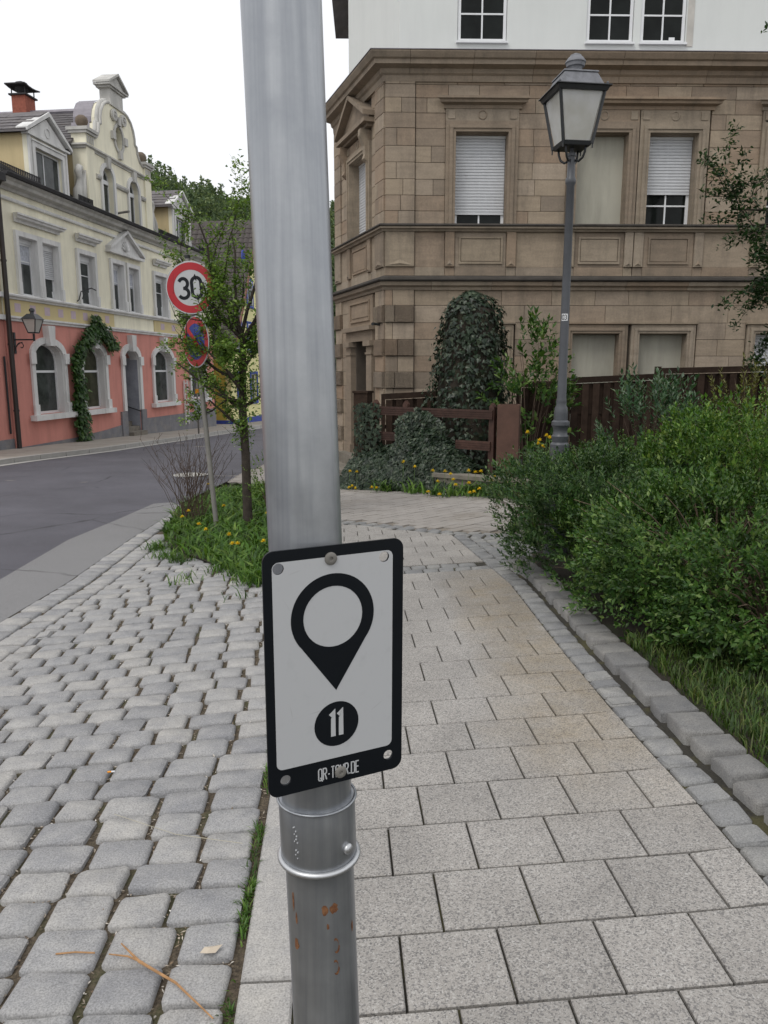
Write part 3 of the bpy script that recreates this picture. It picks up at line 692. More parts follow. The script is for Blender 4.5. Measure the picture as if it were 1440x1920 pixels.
# pedestal zone between the two ledges
PED = []
def band_zone(Mx, x0, x1, strips, panels, seed):
    rr = random.Random(seed); xs = sorted([x0, x1] + [v for s in strips for v in s])
    for a, b in zip(xs, xs[1:]):
        st = any(abs(a - s[0]) < 1e-6 and abs(b - s[1]) < 1e-6 for s in strips)
        if b - a < .03: continue
        MB(Mx).cbox(a+.003, b-.003, -.012, .055, 3.34, 3.50, .004).build('stone_block', M['stone_trim'], wall)
        if st:
            MB(Mx).cbox(a+.003, b-.003, -.05, .055, 3.503, 4.15, .01).build('pedestal_strip', M['stone_trim'], wall)
            c = (a+b)/2; MB(Mx).add([(a+.03, -.052, 3.53), (b-.03, -.052, 3.53), (c, -.052, 3.64), (c, -.075, 3.565)], [(0,1,3),(1,2,3),(2,0,3)]).build('pyramid_boss', M['stone_trim'], wall)
        else:
            MB(Mx).cbox(a+.003, b-.003, 0, .055, 3.503, 4.15, .004).build('stone_block', M['stone'], wall)
    for a, b in panels:
        m = MB(Mx); m.box(a, b, -.03, 0, 3.56, 3.60).box(a, b, -.03, 0, 4.03, 4.06).box(a, a+.035, -.028, 0, 3.60, 4.03).box(b-.035, b, -.028, 0, 3.60, 4.03); m.box(a+.05, b-.05, -.016, 0, 3.615, 4.015)
        m.build('raised_panel', M['stone_trim'], wall)
band_zone(None, .0, 8.4, [(0., .565), (1.15, 1.34), (2.34, 2.53), (3.48, 3.66), (4.63, 4.80), (4.81, 5.0), (5.99, 6.17), (7.1, 7.3)], [(1.42, 2.27), (3.74, 4.55), (5.10, 5.90), (7.4, 8.2)], 31)
band_zone(CH, -LC, 0, [(-3.4, -2.95), (-2.42, -2.2), (-1.0, -.8), (-.5, 0.)], [(-2.1, -1.1)], 32)
# ledges and cornice wrap the corner
PATH = [CEND, (0, 0), (LF, 0)]
def ledge(name, prof, m, pieces=None, seed=1):
    if not pieces: return MB().sweep(PATH, prof).build(name, m, sb)
    rr = random.Random(seed); MB().sweep([CEND, (0, 0), (pieces[0]-.003, 0)], prof).build(name, m, wall); x = pieces[0]
    while x < LF:
        l = min(rr.uniform(1.0, 1.7), LF - x); MB().sweep([(x+.003, 0), (x+l-.003, 0)], [(o - rr.uniform(0, .004), z) for o, z in prof]).build(name, m, wall); x += l
ledge('lower_ledge_stone', [(-.02, 3.07), (.05, 3.07), (.06, 3.12), (.12, 3.15), (.13, 3.22), (.02, 3.225), (-.02, 3.225)], M['stone_trim'], [.9], 3)
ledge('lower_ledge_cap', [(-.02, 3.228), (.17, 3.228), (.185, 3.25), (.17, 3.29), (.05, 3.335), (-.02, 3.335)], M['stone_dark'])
ledge('sill_ledge', [(-.02, 4.152), (.06, 4.152), (.08, 4.19), (.13, 4.20), (.13, 4.235), (-.02, 4.235)], M['stone_trim'])
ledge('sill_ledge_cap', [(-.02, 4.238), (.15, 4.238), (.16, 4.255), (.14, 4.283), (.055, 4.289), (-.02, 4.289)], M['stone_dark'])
ledge('cornice_stone', [(-.02, 6.80), (.04, 6.80), (.05, 6.90), (.09, 6.93), (.11, 7.0), (.26, 7.03), (.27, 7.10), (.31, 7.12), (.36, 7.20), (.36, 7.225), (-.02, 7.235)], M['stone_trim'], [.45], 4)
ledge('cornice_cover', [(-.02, 7.24), (.375, 7.229), (.375, 7.239), (-.02, 7.262)], M['lead'])
# surrounds, hoods, windows of the front
def surround(Mx, x0, x1, z0, z1, top, w=.19, name='window_surround', parent=sb):
    m = MB(Mx)
    for k, (o, pr) in enumerate(((w, .045), (w*.62, .075), (w*.30, .055))):
        i = (w*.62, w*.30, .0)[k]
        m.box(x0-o, x0-i, -pr, .05, z0, z1+i).box(x1+i, x1+o, -pr, .05, z0, z1+i).box(x0-o, x1+o, -pr-.002, .05, z1+i, z1+o)
    m.box(x0-.001, x0+.012, .05, .28, z0, z1).box(x1-.012, x1+.001, .05, .28, z0, z1).box(x0, x1, .05, .28, z1-.012, z1+.001)   # reveals
    m.build(name, M['stone_trim'], parent)
    if top > z1 + w + .03:
        MB(Mx).box(x0-w, x1+w, -.035, .05, z1+w+.002, top).build('frieze_block', M['stone_trim'], parent)
        c = (x0+x1)/2; MB(Mx).tube([(c + .075*math.cos(t), -.038, (z1+w+top)/2 + .075*math.sin(t)) for t in [2*math.pi*i/16 for i in range(17)]], .012, 6).build('roundel', M['stone_trim'], parent)
        for q in (x0-w+.04, x1+w-.17): MB(Mx).box(q, q+.13, -.05, -.035, z1+w+.035, top-.03).build('frieze_square', M['stone_trim'], parent)
def hood(Mx, x0, x1, z0, z1, out=.20, parent=sb, m='stone_trim'):
    h = z1 - z0; o = out
    prof = [(.0, z0), (-.05, z0), (-.06, z0+h*.3), (-o*.75, z0+h*.42), (-o*.8, z0+h*.62), (-o, z0+h*.72), (-o, z0+h*.92), (0, z1)]
    mb = MB(Mx); n = len(prof)
    ins = [min(.13, -p[0]*.0 + (o + p[0])*.9) for p in prof]
    vs = [(x0 + i_, y, z) for (y, z), i_ in zip(prof, ins)] + [(x1 - i_, y, z) for (y, z), i_ in zip(prof, ins)]
    mb.add(vs, [tuple(range(n)), tuple(range(2*n-1, n-1, -1))] + [(i, (i+1) % n, (i+1) % n + n, i+n) for i in range(n)]); mb.build('hood_moulding', M[m], parent)
for i, (a, b) in enumerate(UP):
    surround(None, a, b, 4.29, 5.94, 6.34)
    if i == 1:
        MB().box(a+.012, b-.012, .20, .27, 4.29, 5.93).build('blind_infill', M['blind'], sb)
    else:
        window(sb, None, a+.012, b-.012, 4.292, 5.93, .22, .055, (.5,), (.24,) if i == 0 else (.245, .5, .75), shutter={0: .84, 2: .60}.get(i, .5), box=.05)
for x0, x1, z0, z1 in hood_up: hood(None, x0, x1, z0, z1)
for i, (a, b) in enumerate(LO):
    surround(None, a, b, .35, 2.25, 2.4, .165)
    if i == 3: window(sb, None, a+.012, b-.012, .36, 2.24, .2, .05, (.5,), (), shutter=.98, box=.03)
    else: MB().box(a+.012, b-.012, .18, .27, .35, 2.24).build('blind_infill', M['blind'], sb)
    MB().xprism([(-.05, 2.418), (-.085, 2.43), (-.085, 2.447), (.03, 2.455), (.03, 2.418)], a-.2, b+.2).build('window_cap', M['stone_trim'], sb)
# chamfer: pedimented window above, pilastered door below
surround(CH, -2.2, -1.02, 4.29, 5.85, 6.2, .17)
window(sb, CH, -2.188, -1.032, 4.292, 5.84, .2, .055, (.5,), (.3,), shutter=.98, box=.04)
pm = MB(CH); pm.prism([(-2.55, 6.36), (-.67, 6.36), (-.67, 6.43), (-1.61, 6.93), (-2.55, 6.43)], -.10, .05)
pm.band([(-2.62, 6.40), (-1.61, 6.95), (-.60, 6.40)], [(-2.62, 6.49), (-1.61, 7.04), (-.60, 6.49)], -.25, .05); pm.box(-2.60, -.62, -.22, .05, 6.29, 6.37); pm.box(-2.5, -.72, -.12, .05, 6.235, 6.288)
pm.build('pediment', M['stone_trim'], sb)
for x in (-2.40, -.97): 
    MB(CH).xprism([(-.01, 6.23), (-.20, 6.23), (-.21, 6.10), (-.12, 5.92), (-.10, 5.76), (-.13, 5.68), (-.06, 5.62), (-.01, 5.60)], x-.075, x+.075).build('scroll_bracket', M['stone_trim'], sb)
dm_ = MB(CH)
for a, b in ((-2.45, -2.10), (-1.0, -.65)):
    dm_.box(a, b, -.07, .05, -.45, 2.02).box(a-.03, b+.03, -.11, .05, -.45, -.12).box(a-.02, b+.02, -.09, .05, 1.86, 1.90).box(a-.05, b+.05, -.13, .05, 2.03, 2.14)
dm_.box(-2.48, -.62, -.06, .05, 2.145, 2.35).box(-2.54, -.56, -.15, .05, 2.352, 2.44)
dm_.build('door_surround', M['stone_trim'], sb)
pn = MB(CH); pn.box(-2.40, -.70, -.02, .05, 2.445, 3.06).box(-2.22, -.88, -.05, -.02, 2.55, 2.59).box(-2.22, -.88, -.05, -.02, 2.93, 2.97).box(-2.22, -2.18, -.048, -.02, 2.59, 2.93).box(-.92, -.88, -.048, -.02, 2.59, 2.93).box(-2.12, -.98, -.035, -.02, 2.64, 2.88); pn.build('overdoor_panel', M['stone_trim'], sb)
dr = MB(CH); dr.box(-2.05, -1.05, .34, .40, -.28, 2.22); dr = dr.build('door', M['door_wood'], sb)
for z0, z1 in ((-.15, .55), (.65, 1.95)):
    for a, b in ((-1.98, -1.58), (-1.52, -1.12)): MB(CH).box(a, b, .325, .34, z0, z1).build('door_panel', M['door_wood'], dr)
MB(CH).tube([(-1.62, .34, .75), (-1.62, .28, .75), (-1.74, .28, .75)], .011, 8).build('handle', M['galv_dull'], dr)
stp = MB(CH); stp.box(-2.5, -.6, -.30, .30, -.72, -.30); stp.build('door_step', M['concrete'], sb)
MB(CH).box(-2.8, -.5, -.72, -.302, -.85, -.52).build('door_step', M['concrete'], sb)
# white storey above
wu = MB(); UW = [(1.34, 2.26), (3.74, 4.62), (4.75, 5.60), (7.4, 8.3)]
WH = [(a, b, 7.53, 9.0) for a, b in UW]
wall_holes(wu, .26, LF, 7.2, 11.2, .10, .5, WH)
ca, cb = Vector((.26, .10)), Vector(cd)*LC*.98 + Vector((.30, .1))
wd = (cb - ca); nW = Vector((wd.y, -wd.x)).normalized()
wu.hprism([(ca.x, ca.y), (ca.x + .02, .5), (cb.x + .45, cb.y+.05), (cb.x, cb.y)], 7.2, 11.2); wu.hprism([(LF, .51), (LF, 9), (cb.x+.5, 9), (cb.x+.46, cb.y+.06), (.75, .51)], 7.2, 11.2)
wu.build('white_storey', M['white_render'], sb)
for a, b in UW:
    window(sb, None, a+.01, b-.01, 7.54, 8.99, .13, .055, (.5,), (.33, .66)); MB().box(a-.02, b+.02, .04, .10, 7.50, 7.535).build('window_sill', M['pvc'], sb)
MB().box(5.31, 5.42, .152, .157, 7.60, 7.655).build('vent_card', M['pvc'], sb)
for x0, x1 in ((5.62, 5.74),): MB().box(x0, x1, .088, .0995, 7.48, 9.05).build('shutter_rail', mat('rail_beige', (.5, .48, .44), .8), sb)
rf = MB(); rf.sweep([(cb.x, cb.y), (ca.x, ca.y), (LF, .1)], [(-.2, 11.05), (.50, 10.92), (.50, 10.98), (-.2, 11.35)]); rf.build('roof_eave', M['slate_dark'], sb)
rf = MB(); q = [(cb.x-.5, cb.y), (.05, -.45), (LF, -.45), (LF, 9), (cb.x-.5, 9)]; rf.add([(x, y, 11.0) for x, y in q] + [(4, 4.5, 14.6), (7, 4.5, 14.6)], [(0,1,5),(1,2,6,5),(2,3,6),(3,4,5,6),(4,0,5)]); rf.build('roof', M['slate'], sb, recalc=True)
# lead wall lamp sliver and iron stub on the corner
MB(CH).tube([(-.2, -.03, 2.42), (-.2, -.16, 2.44), (-.12, -.22, 2.43)], [.02, .025, .03], 8).build('iron_stub', M['iron_black'], sb)
# ------------------------------------------------------------------ salmon and cream house across the road
PO = (-10.204, 22.252); a_p = math.atan2(1, .1323)
ph = thing('salmon_cream_house', 'two-storey house, salmon ground floor, cream upper floor and curved gable', 'house', (PO[0], PO[1], 0), a_p)
X0, X1 = -.74, 15.45
GW = [(.42, 1.98), (3.14, 4.62), (8.62, 10.42), (12.45, 14.15)]; DOOR = (6.06, 7.26)
gh = [(a, b, .24, 2.32, .45) for a, b in GW] + [(DOOR[0], DOOR[1], -1.2, 2.28, .42)]
w = MB(); wall_holes(w, X0, X1, -1.6, 2.87, 0, .45, gh); w.box(X0, X1, 6.5, 9, -1.6, 2.87); w.box(X0, X0+.3, .46, 6.5, -1.6, 2.87); w.box(X1-.3, X1, .46, 6.5, -1.6, 2.87); w.build('ground_floor_wall', M['pink'], ph)
UWN = [(.12, 1.02), (1.28, 2.14), (3.38, 4.36), (5.62, 6.44), (6.84, 7.66), (9.12, 10.22), (11.7, 12.55), (12.9, 13.75)]
uh = [(a, b, 3.62, 5.20) for a, b in UWN]
w = MB(); wall_holes(w, X0, X1, 2.88, 6.62, .02, .45, uh); w.box(X0, X1, 6.5, 9, 2.88, 6.62); w.box(X0, X0+.3, .46, 6.5, 2.88, 6.62); w.box(X1-.3, X1, .46, 6.5, 2.88, 6.62); w.build('upper_floor_wall', M['cream'], ph)
MB().box(X0, 5.55, -.012, .02, 3.01, 3.45).build('frieze', M['band_yellow'], ph); MB().box(8.9, X1, -.012, .02, 3.01, 3.45).build('frieze', M['band_yellow'], ph)
for i in range(8): MB().box(-.28 + i*.74, .0 + i*.74, -.0155, -.012, 3.12, 3.36).build('painted_square', M['lilac'], ph)
for i in range(5): MB().box(9.5 + i*1.1, 9.85 + i*1.1, -.0155, -.012, 3.12, 3.36).build('painted_square', M['lilac'], ph)
def lg(name, prof, m, x0=X0, x1=X1): return MB().sweep([(x0, 0), (x1, 0)], prof).build(name, M[m], ph)
lg('lower_string_course', [(-.01, 2.86), (.05, 2.87), (.06, 2.92), (.10, 2.95), (.10, 3.0), (-.01, 3.01)], 'trim')
lg('upper_string_course', [(-.01, 3.45), (.06, 3.46), (.07, 3.50), (.13, 3.53), (.14, 3.57), (.10, 3.60), (-.01, 3.61)], 'trim')
lg('eaves_band', [(-.01, 6.06), (.05, 6.07), (.06, 6.11), (.03, 6.16), (-.01, 6.17)], 'trim')
lg('eaves_cornice', [(-.01, 6.32), (.05, 6.33), (.07, 6.40), (.22, 6.44), (.25, 6.52), (.32, 6.56), (.32, 6.60), (-.01, 6.625)], 'trim_dirty')
lg('gutter', [(.28, 6.605), (.40, 6.605), (.43, 6.68), (.41, 6.70), (.30, 6.68)], 'slate_dark')
# plinth follows the falling street
pl = MB(); pl.prism([(X0, -1.6), (5.62, -1.6), (5.62, -.42), (4.6, -.50), (2.3, -.60), (X0, -.62)], -.03, 0); pl.prism([(7.66, -1.7), (X1, -1.7), (X1, -.28), (11.5, -.32), (7.66, -.30)], -.03, 0); pl.build('plinth', M['plinth'], ph)
for a, b in ((5.62, 6.06), (7.26, 7.66)): MB().box(a, b, -.07, .0, -1.6, .05).build('door_plinth', M['plinth'], ph)
# arched windows with surround, keystone, sill
def arched(a, b, z0, z1, rise, glass, sill=True, sw=.17):
    A = arch(a, b, z0, z1, rise); B = arch(a-sw, b+sw, z0, z1+sw, rise+sw*.25)
    sr = MB(); sr.band(A, B, -.07, .0)
    zs = z1 - rise
    for x in (a - sw - .08, b - .0): sr.box(x, x + sw + .08, -.12, -.071, zs - .16, zs + .16)
    if sill:
        for x in (a - sw - .05, b): sr.box(x, x + sw + .05, -.11, -.071, z0, z0 + .30)
    so = sr.build('window_surround' if sill else 'door_surround', M['trim'], ph)
    c = (a+b)/2; MB().prism([(c-.13, z1-.08), (c+.13, z1-.08), (c+.19, z1+.50), (c-.19, z1+.50)], -.20, -.0).build('keystone', M['trim'], so)
    rv = MB(); n = len(A); rv.band(A, [(x + (.02 if x < c else -.02), z - (.02 if z > zs else 0)) for x, z in A], .0, .30); rv.build('reveal', M['trim'], so)
    if sill:
        MB().box(a-sw-.18, b+sw+.18, -.20, .0, z0-.16, z0-.002).build('sill', M['trim'], so)
        f = MB(); I = arch(a+.075, b-.075, z0+.07, z1-.06, rise-.02); O = arch(a+.01, b-.01, z0, z1-.01, rise); f.band(O, I, .20, .26); f.box(a+.01, b-.01, .20, .26, z0, z0+.07)
        zt = z0 + (z1-z0)*.60; f.box(a+.07, b-.07, .205, .255, zt-.035, zt+.035); fo = f.build('window', M['pvc'], ph)
        MB().box(a+.07, b-.07, .235, .242, z0+.07, zt-.035).build('pane', M[glass], fo)
        up = [(a+.07, zt+.035)] + [(x, z) for x, z in I[1:-1]] + [(b-.07, zt+.035)]; MB().prism(up, .235, .242).build('pane', M[glass], fo)
for (a, b), g in zip(GW, ('glass_grey', 'glass_green', 'glass_grey', 'glass_grey')): arched(a, b, .24, 2.32, .45, g)
arched(DOOR[0], DOOR[1], .06, 2.28, .42, None, sill=False, sw=.2)
# recessed porch: grey stair walls, steps, handrail
pr = MB(); pr.box(6.07, 6.09, .02, 3.0, -1.5, 2.4); pr.box(7.23, 7.25, .02, 3.0, -1.5, 2.4); pr.box(6.09, 7.23, 2.9, 3.0, -1.5, 2.4); pr.box(6.09, 7.23, .46, 2.9, 2.3, 2.4); pr.build('porch_wall', M['grey_paint'], ph)
for i in range(5): MB().box(6.09, 7.23, -.25 + i*.3, .05 + i*.3 if i < 4 else 2.9, -1.4, -.72 + i*.17).build('porch_step', M['concrete'], ph)
MB().tube([(7.1, -.1, .0), (7.1, .6, .22), (7.1, 1.6, .8)], .02, 6).build('handrail', M['iron_black'], ph)
# upper windows
def upsur(a, b, parent=ph):
    m = MB(); s = .14
    m.box(a-s, a, -.06, .02, 3.612, 5.20).box(b, b+s, -.06, .02, 3.612, 5.20).box(a-s, b+s, -.06, .02, 5.20, 5.34).box(a-s-.03, a-.03, -.085, -.06, 3.613, 3.95).box(b+.03, b+s+.03, -.085, -.06, 3.613, 3.95)
    m.box(a-.001, a+.01, .02, .24, 3.62, 5.2).box(b-.01, b+.001, .02, .24, 3.62, 5.2).box(a, b, .02, .24, 5.19, 5.201).box(a, b, -.03, .24, 3.60, 3.63)
    m.build('window_surround', M['trim'], parent)
for i, (a, b) in enumerate(UWN):
    upsur(a, b)
    if i == 1: window(ph, None, a+.012, b-.012, 3.635, 5.185, .17, .05, (), (), shutter=.55, tilt=.10, box=.16, glass='glass_grey')
    elif i in (2, 5): window(ph, None, a+.012, b-.012, 3.635, 5.185, .17, .05, (), (.68,), tilt=.12, box=.18, glass='glass_grey')
    else: window(ph, None, a+.012, b-.012, 3.635, 5.185, .17, .05, (), (.66,), box=.12, glass='glass_grey', curtain=True)
for x0, x1 in ((-.10, 2.42), (3.16, 4.66), (8.95, 10.45), (11.4, 14.0)): hood(None, x0, x1, 5.56, 5.80, .22, ph, 'trim')
tr = MB(); tr.prism([(5.45, 5.62), (7.83, 5.62), (7.83, 5.68), (6.64, 6.30), (5.45, 5.68)], -.06, .02); tr.band([(5.30, 5.62), (6.64, 6.32), (7.98, 5.62)], [(5.30, 5.72), (6.64, 6.43), (7.98, 5.72)], -.20, .02); tr.box(5.28, 8.0, -.16, .02, 5.52, 5.615); tro = tr.build('pediment', M['trim'], ph)
sh = MB()
for k in range(7):
    t = R_(20 + k*140/6); sh.tube([(6.64, -.07, 5.70), (6.64 + .17*math.cos(t), -.085, 5.70 + .19*math.sin(t)), (6.64 + .30*math.cos(t), -.075, 5.70 + .34*math.sin(t))], [.02, .05, .03], 8)
sh.build('shell_ornament', M['trim'], tro, smooth=True)
br = MB(); br.tube([(3.02, -.06, 3.68), (3.0, -.14, 3.72), (3.05, -.2, 3.98), (3.25, -.45, 4.1), (3.45, -.5, 4.05)], .018, 6); br.tube([(3.1, -.2, 3.75), (3.02, -.28, 3.85), (3.1, -.33, 3.95)], .014, 6); br.build('wrought_iron_bracket', M['iron_black'], ph)
# curved gable (cross wing)
GC = 6.72
half = [(2.40, 6.63), (2.40, 9.02), (2.02, 9.02), (1.80, 9.06), (1.60, 9.18), (1.46, 9.38), (1.42, 9.62), (1.28, 9.66), (1.28, 9.84), (1.20, 10.10), (1.02, 10.34), (.78, 10.48), (.60, 10.52)]
gp = [(GC - x, z) for x, z in half] + [(GC + x, z) for x, z in reversed(half)]
AW = [(5.30, 6.10), (7.28, 8.08)]
gm = MB(); wall_holes(gm, GC-2.4, GC+2.4, 6.63, 8.62, .0, .35, [(a, b, 6.64, 8.32, .40) for a, b in AW])
up = [p for p in gp if p[1] > 8.7]; gmu = plate_mesh('gable_top', [(GC-2.4, 8.62)] + up + [(GC+2.4, 8.62)], [[(GC + .30*math.cos(t), 9.50 + .40*math.sin(t)) for t in [2*math.pi*i/20 for i in range(20)]]], .0, .35)
gable = gm.build('gable_wall', M['cream'], ph); link('gable_head', gmu, M['cream'], ph)
sw_ = MB()
for y, x0, x1 in ((.35, GC-2.4, GC-2.1), (.35, GC+2.1, GC+2.4)): sw_.box(x0, x1, y+.001, 5.5, 6.63, 8.62)
sw_.build('cross_wing_side_wall', M['cream_dark'], ph)
MB().sweep([(GC-2.46, .4), (GC-2.46, -.001), (GC+2.46, -.001), (GC+2.46, .4)], [(-.02, 8.56), (.04, 8.57), (.05, 8.61), (.12, 8.65), (.12, 8.70), (-.02, 8.71)]).build('gable_cornice', M['trim_dirty'], ph)
edge_l = [p for p in gp if 8.9 < p[1]]
def coping(pts, nm, t=.09):
    m = MB(); m.tube([(x, .10, z + .02) for x, z in pts], t, 6); m.tube([(x, -.01, z - .02) for x, z in pts], t*.6, 6); return m.build(nm, M['trim_dirty'], ph, smooth=True)
coping([(GC - x, z) for x, z in half[2:]], 'gable_coping'); coping([(GC + x, z) for x, z in half[2:]], 'gable_coping')
for sgn in (-1, 1):
    ld = MB(); pts = [(GC + sgn*x, z) for x, z in half[2:]]; n = len(pts)
    ld.add([(x, .3, z + .04) for x, z in pts] + [(x, .95, z + .04) for x, z in pts], [(i, i+1, i+1+n, i+n) for i in range(n-1)])
    ld.add([(x, .95, z + .04) for x, z in pts] + [(x, .95, z - .5) for x, z in pts], [(i, i+1, i+1+n, i+n) for i in range(n-1)])
    ld.build('lead_flashing', M['lead'], ph)
# corner pilasters with balls, top aedicule
for sgn in (-1, 1):
    x = GC + sgn*2.18; p = MB(); p.box(x-.26, x+.26, -.06, .44, 6.64, 9.02).build('corner_pilaster', M['cream'], ph)
    c = MB(); c.box(x-.34, x+.34, -.13, .5, 9.02, 9.10).box(x-.38, x+.38, -.18, .55, 9.102, 9.20)
    for k in range(4): c.box(x-.20 + k*.12, x-.13 + k*.12, -.075, -.061, 8.76, 8.98)
    co = c.build('pilaster_cap', M['trim_dirty'], ph)
    MB().lathe([(.10, 9.2), (.07, 9.26), (.10, 9.28), (.17, 9.34), (.205, 9.44), (.18, 9.55), (.10, 9.62), (.02, 9.64)], 16, (x, .18, 0)).build('stone_ball', M['stone_rough'], co, smooth=True)
    s = MB(); pts = [(x + sgn*.32, 6.72), (x + sgn*.62, 6.74), (x + sgn*.74, 6.92), (x + sgn*.70, 7.18), (x + sgn*.56, 7.38), (x + sgn*.50, 7.6), (x + sgn*.60, 7.78), (x + sgn*.52, 7.92), (x + sgn*.38, 7.93)]
    s.tube([(a, .1, b) for a, b in pts], [.10, .14, .16, .15, .13, .11, .12, .12, .08], 8); s.prism([(x + sgn*.27, 6.66), (x + sgn*.7, 6.7), (x + sgn*.66, 7.1), (x + sgn*.27, 7.9)], .0, .2); s.build('side_volute', M['trim_dirty'], ph, smooth=True)
ae = MB(); ae.box(GC-.55, GC+.55, -.06, .4, 10.46, 10.54).box(GC-.47, GC+.47, -.02, .36, 10.54, 11.0).box(GC-.60, GC+.60, -.08, .42, 11.0, 11.06).box(GC-.70, GC+.70, -.14, .46, 11.062, 11.12)
ae.band([(GC-.72, 11.12), (GC, 11.52), (GC+.72, 11.12)], [(GC-.72, 11.19), (GC, 11.60), (GC+.72, 11.19)], -.15, .46); ae.prism([(GC-.66, 11.121), (GC+.66, 11.121), (GC, 11.51)], -.05, .4); aeo = ae.build('aedicule', M['trim_dirty'], ph)
for sgn in (-1, 1):
    c = MB(); c.lathe([(.19, -.03), (.19, .05), (.11, .06), (.11, .03), (.05, .03), (.05, .08)], 16); me = c.mesh('scroll'); o = link('scroll_boss', me, M['trim_dirty'], aeo); o.rotation_euler = (R_(90), 0, 0); o.location = (GC + sgn*.34, -.05, 10.18)
# arched gable windows and oval
for a, b in AW:
    A = arch(a, b, 6.64, 8.32, .40); B = arch(a-.13, b+.13, 6.64, 8.45, .46); s = MB(); s.band(A, B, -.06, .0); so = s.build('window_surround', M['trim'], ph)
    MB().prism([((a+b)/2-.09, 8.26), ((a+b)/2+.09, 8.26), ((a+b)/2+.13, 8.62), ((a+b)/2-.13, 8.62)], -.13, 0).build('keystone', M['trim_dirty'], so)
    f = MB(); I = arch(a+.05, b-.05, 6.68, 8.27, .37); f.band(arch(a+.005, b-.005, 6.641, 8.315, .40), I, .16, .21); f.box(a+.05, b-.05, .13, .21, 7.80, 7.93)
    c = (a+b)/2
    for dx in (-.18, 0, .18): f.tube([(c, .185, 7.93), (c + dx, .185, 8.22)], .012, 4)
    fo = f.build('window', M['pvc'], ph); MB().box(a+.05, b-.05, .19, .196, 6.65, 7.80).build('pane', M['glass_grey'], fo)
    MB().prism([(a+.05, 7.93)] + I[1:-1] + [(b-.05, 7.93)], .19, .196).build('pane', M['glass_grey'], fo)
for x0, x1 in ((GC-1.85, 5.17), (6.23, 7.15), (8.21, GC+1.85)):
    MB().xprism([(-.001, 7.78), (-.07, 7.80), (-.10, 7.86), (-.10, 7.92), (-.001, 7.94)], x0, x1).build('impost_band', M['trim_dirty'], ph)
ov = MB(); A = [(GC + .30*math.cos(t), 9.50 + .40*math.sin(t)) for t in [2*math.pi*i/20 for i in range(20)]]; B = [(GC + .40*math.cos(t), 9.50 + .50*math.sin(t)) for t in [2*math.pi*i/20 for i in range(20)]]; ov.band(A, B, -.05, .01, True)
for dx, dz in ((0, .55), (0, -.55), (.45, 0), (-.45, 0)): ov.box(GC+dx-.11, GC+dx+.11, -.10, -.0, 9.50+dz-.13, 9.50+dz+.13)
ovo = ov.build('oval_window_surround', M['trim_dirty'], ph); MB().prism([(GC + .32*math.cos(t), 9.50 + .42*math.sin(t)) for t in [2*math.pi*i/20 for i in range(20)]], .22, .23).build('pane', M['glass_grey'], ovo)
MB().tube([(6.35, .1, 6.95), (6.2, -.5, 6.98)], .04, 8).build('flagpole_stub', M['galv_dull'], ph)
# roofs: cross wing ridge runs back from the gable; low main roof behind the gutter
def slates(mb, o, ex, ey, nx, ny, wx, wy, nrm, jit=.008):      # rows of overlapping slates on a plane
    o, ex, ey, nrm = map(Vector, (o, ex, ey, nrm))
    for j in range(ny):
        for i in range(nx):
            a = o + ex*((i + (.5 if j % 2 else 0))*wx) + ey*(j*wy); h = nrm*(.020 + random.uniform(0, jit)); t = nrm*.004
            p0 = a + ex*.004; p1 = a + ex*(wx-.004); p2 = p1 + ey*wy*1.15; p3 = p0 + ey*wy*1.15
            mb.add([p0+h, p1+h, p2+t, p3+t, p0, p1], [(0,1,2,3), (0,4,5,1)])
rz, ez = 10.42, 8.28; ex0 = 3.35
for sgn in (-1, 1):
    m = MB(); xr, xe = GC, GC + sgn*(GC - ex0)
    m.add([(xe, .36, ez), (xr, .36, rz), (xr, 8.8, rz), (xe, 8.8, ez), (xe, .36, ez-.07), (xr, .36, rz-.07), (xr, 8.8, rz-.07), (xe, 8.8, ez-.07)], [(0,1,2,3),(4,7,6,5),(0,4,5,1),(3,2,6,7),(0,3,7,4)])
    ro = m.build('cross_wing_roof', M['slate'], ph)
    if sgn < 0:
        n = Vector((ez - rz, 0, -(xe - xr)))
        n = Vector((-(rz-ez), 0, GC-ex0)).normalized(); dv = Vector((GC-ex0, 0, rz-ez)); L = dv.length; dv.normalize(); s = MB()
        slates(s, (xe, .36, ez), (0, 1, 0), dv, 23, int(L/.26), .36, .26, n); tag(s.build('slate', M['slate'], ro, recalc=False), kind='stuff')
MB().tube([(GC, .4, rz+.03), (GC, 8.8, rz+.03)], .10, 6).build('ridge_cap', M['lead'], ph)
lr = MB(); lr.add([(X0, -.30, 6.63), (X1, -.30, 6.63), (X1, .9, 7.35), (X0, .9, 7.35), (X1, 8.8, 7.9), (X0, 8.8, 7.9)], [(0,1,2,3), (3,2,4,5)]); lr.build('main_roof', M['slate_dark'], ph)
for a, b in ((X0, 1.2), (3.3, 4.2), (9.3, 11.3), (13.6, X1)):
    sg = MB(); sg.box(a, b, -.22, -.20, 6.78, 6.80).box(a, b, -.22, -.20, 6.92, 6.94)
    x = a
    while x < b: sg.box(x, x+.025, -.225, -.195, 6.70, 6.95); x += .085
    sg.build('snow_guard', M['slate_dark'], ph)
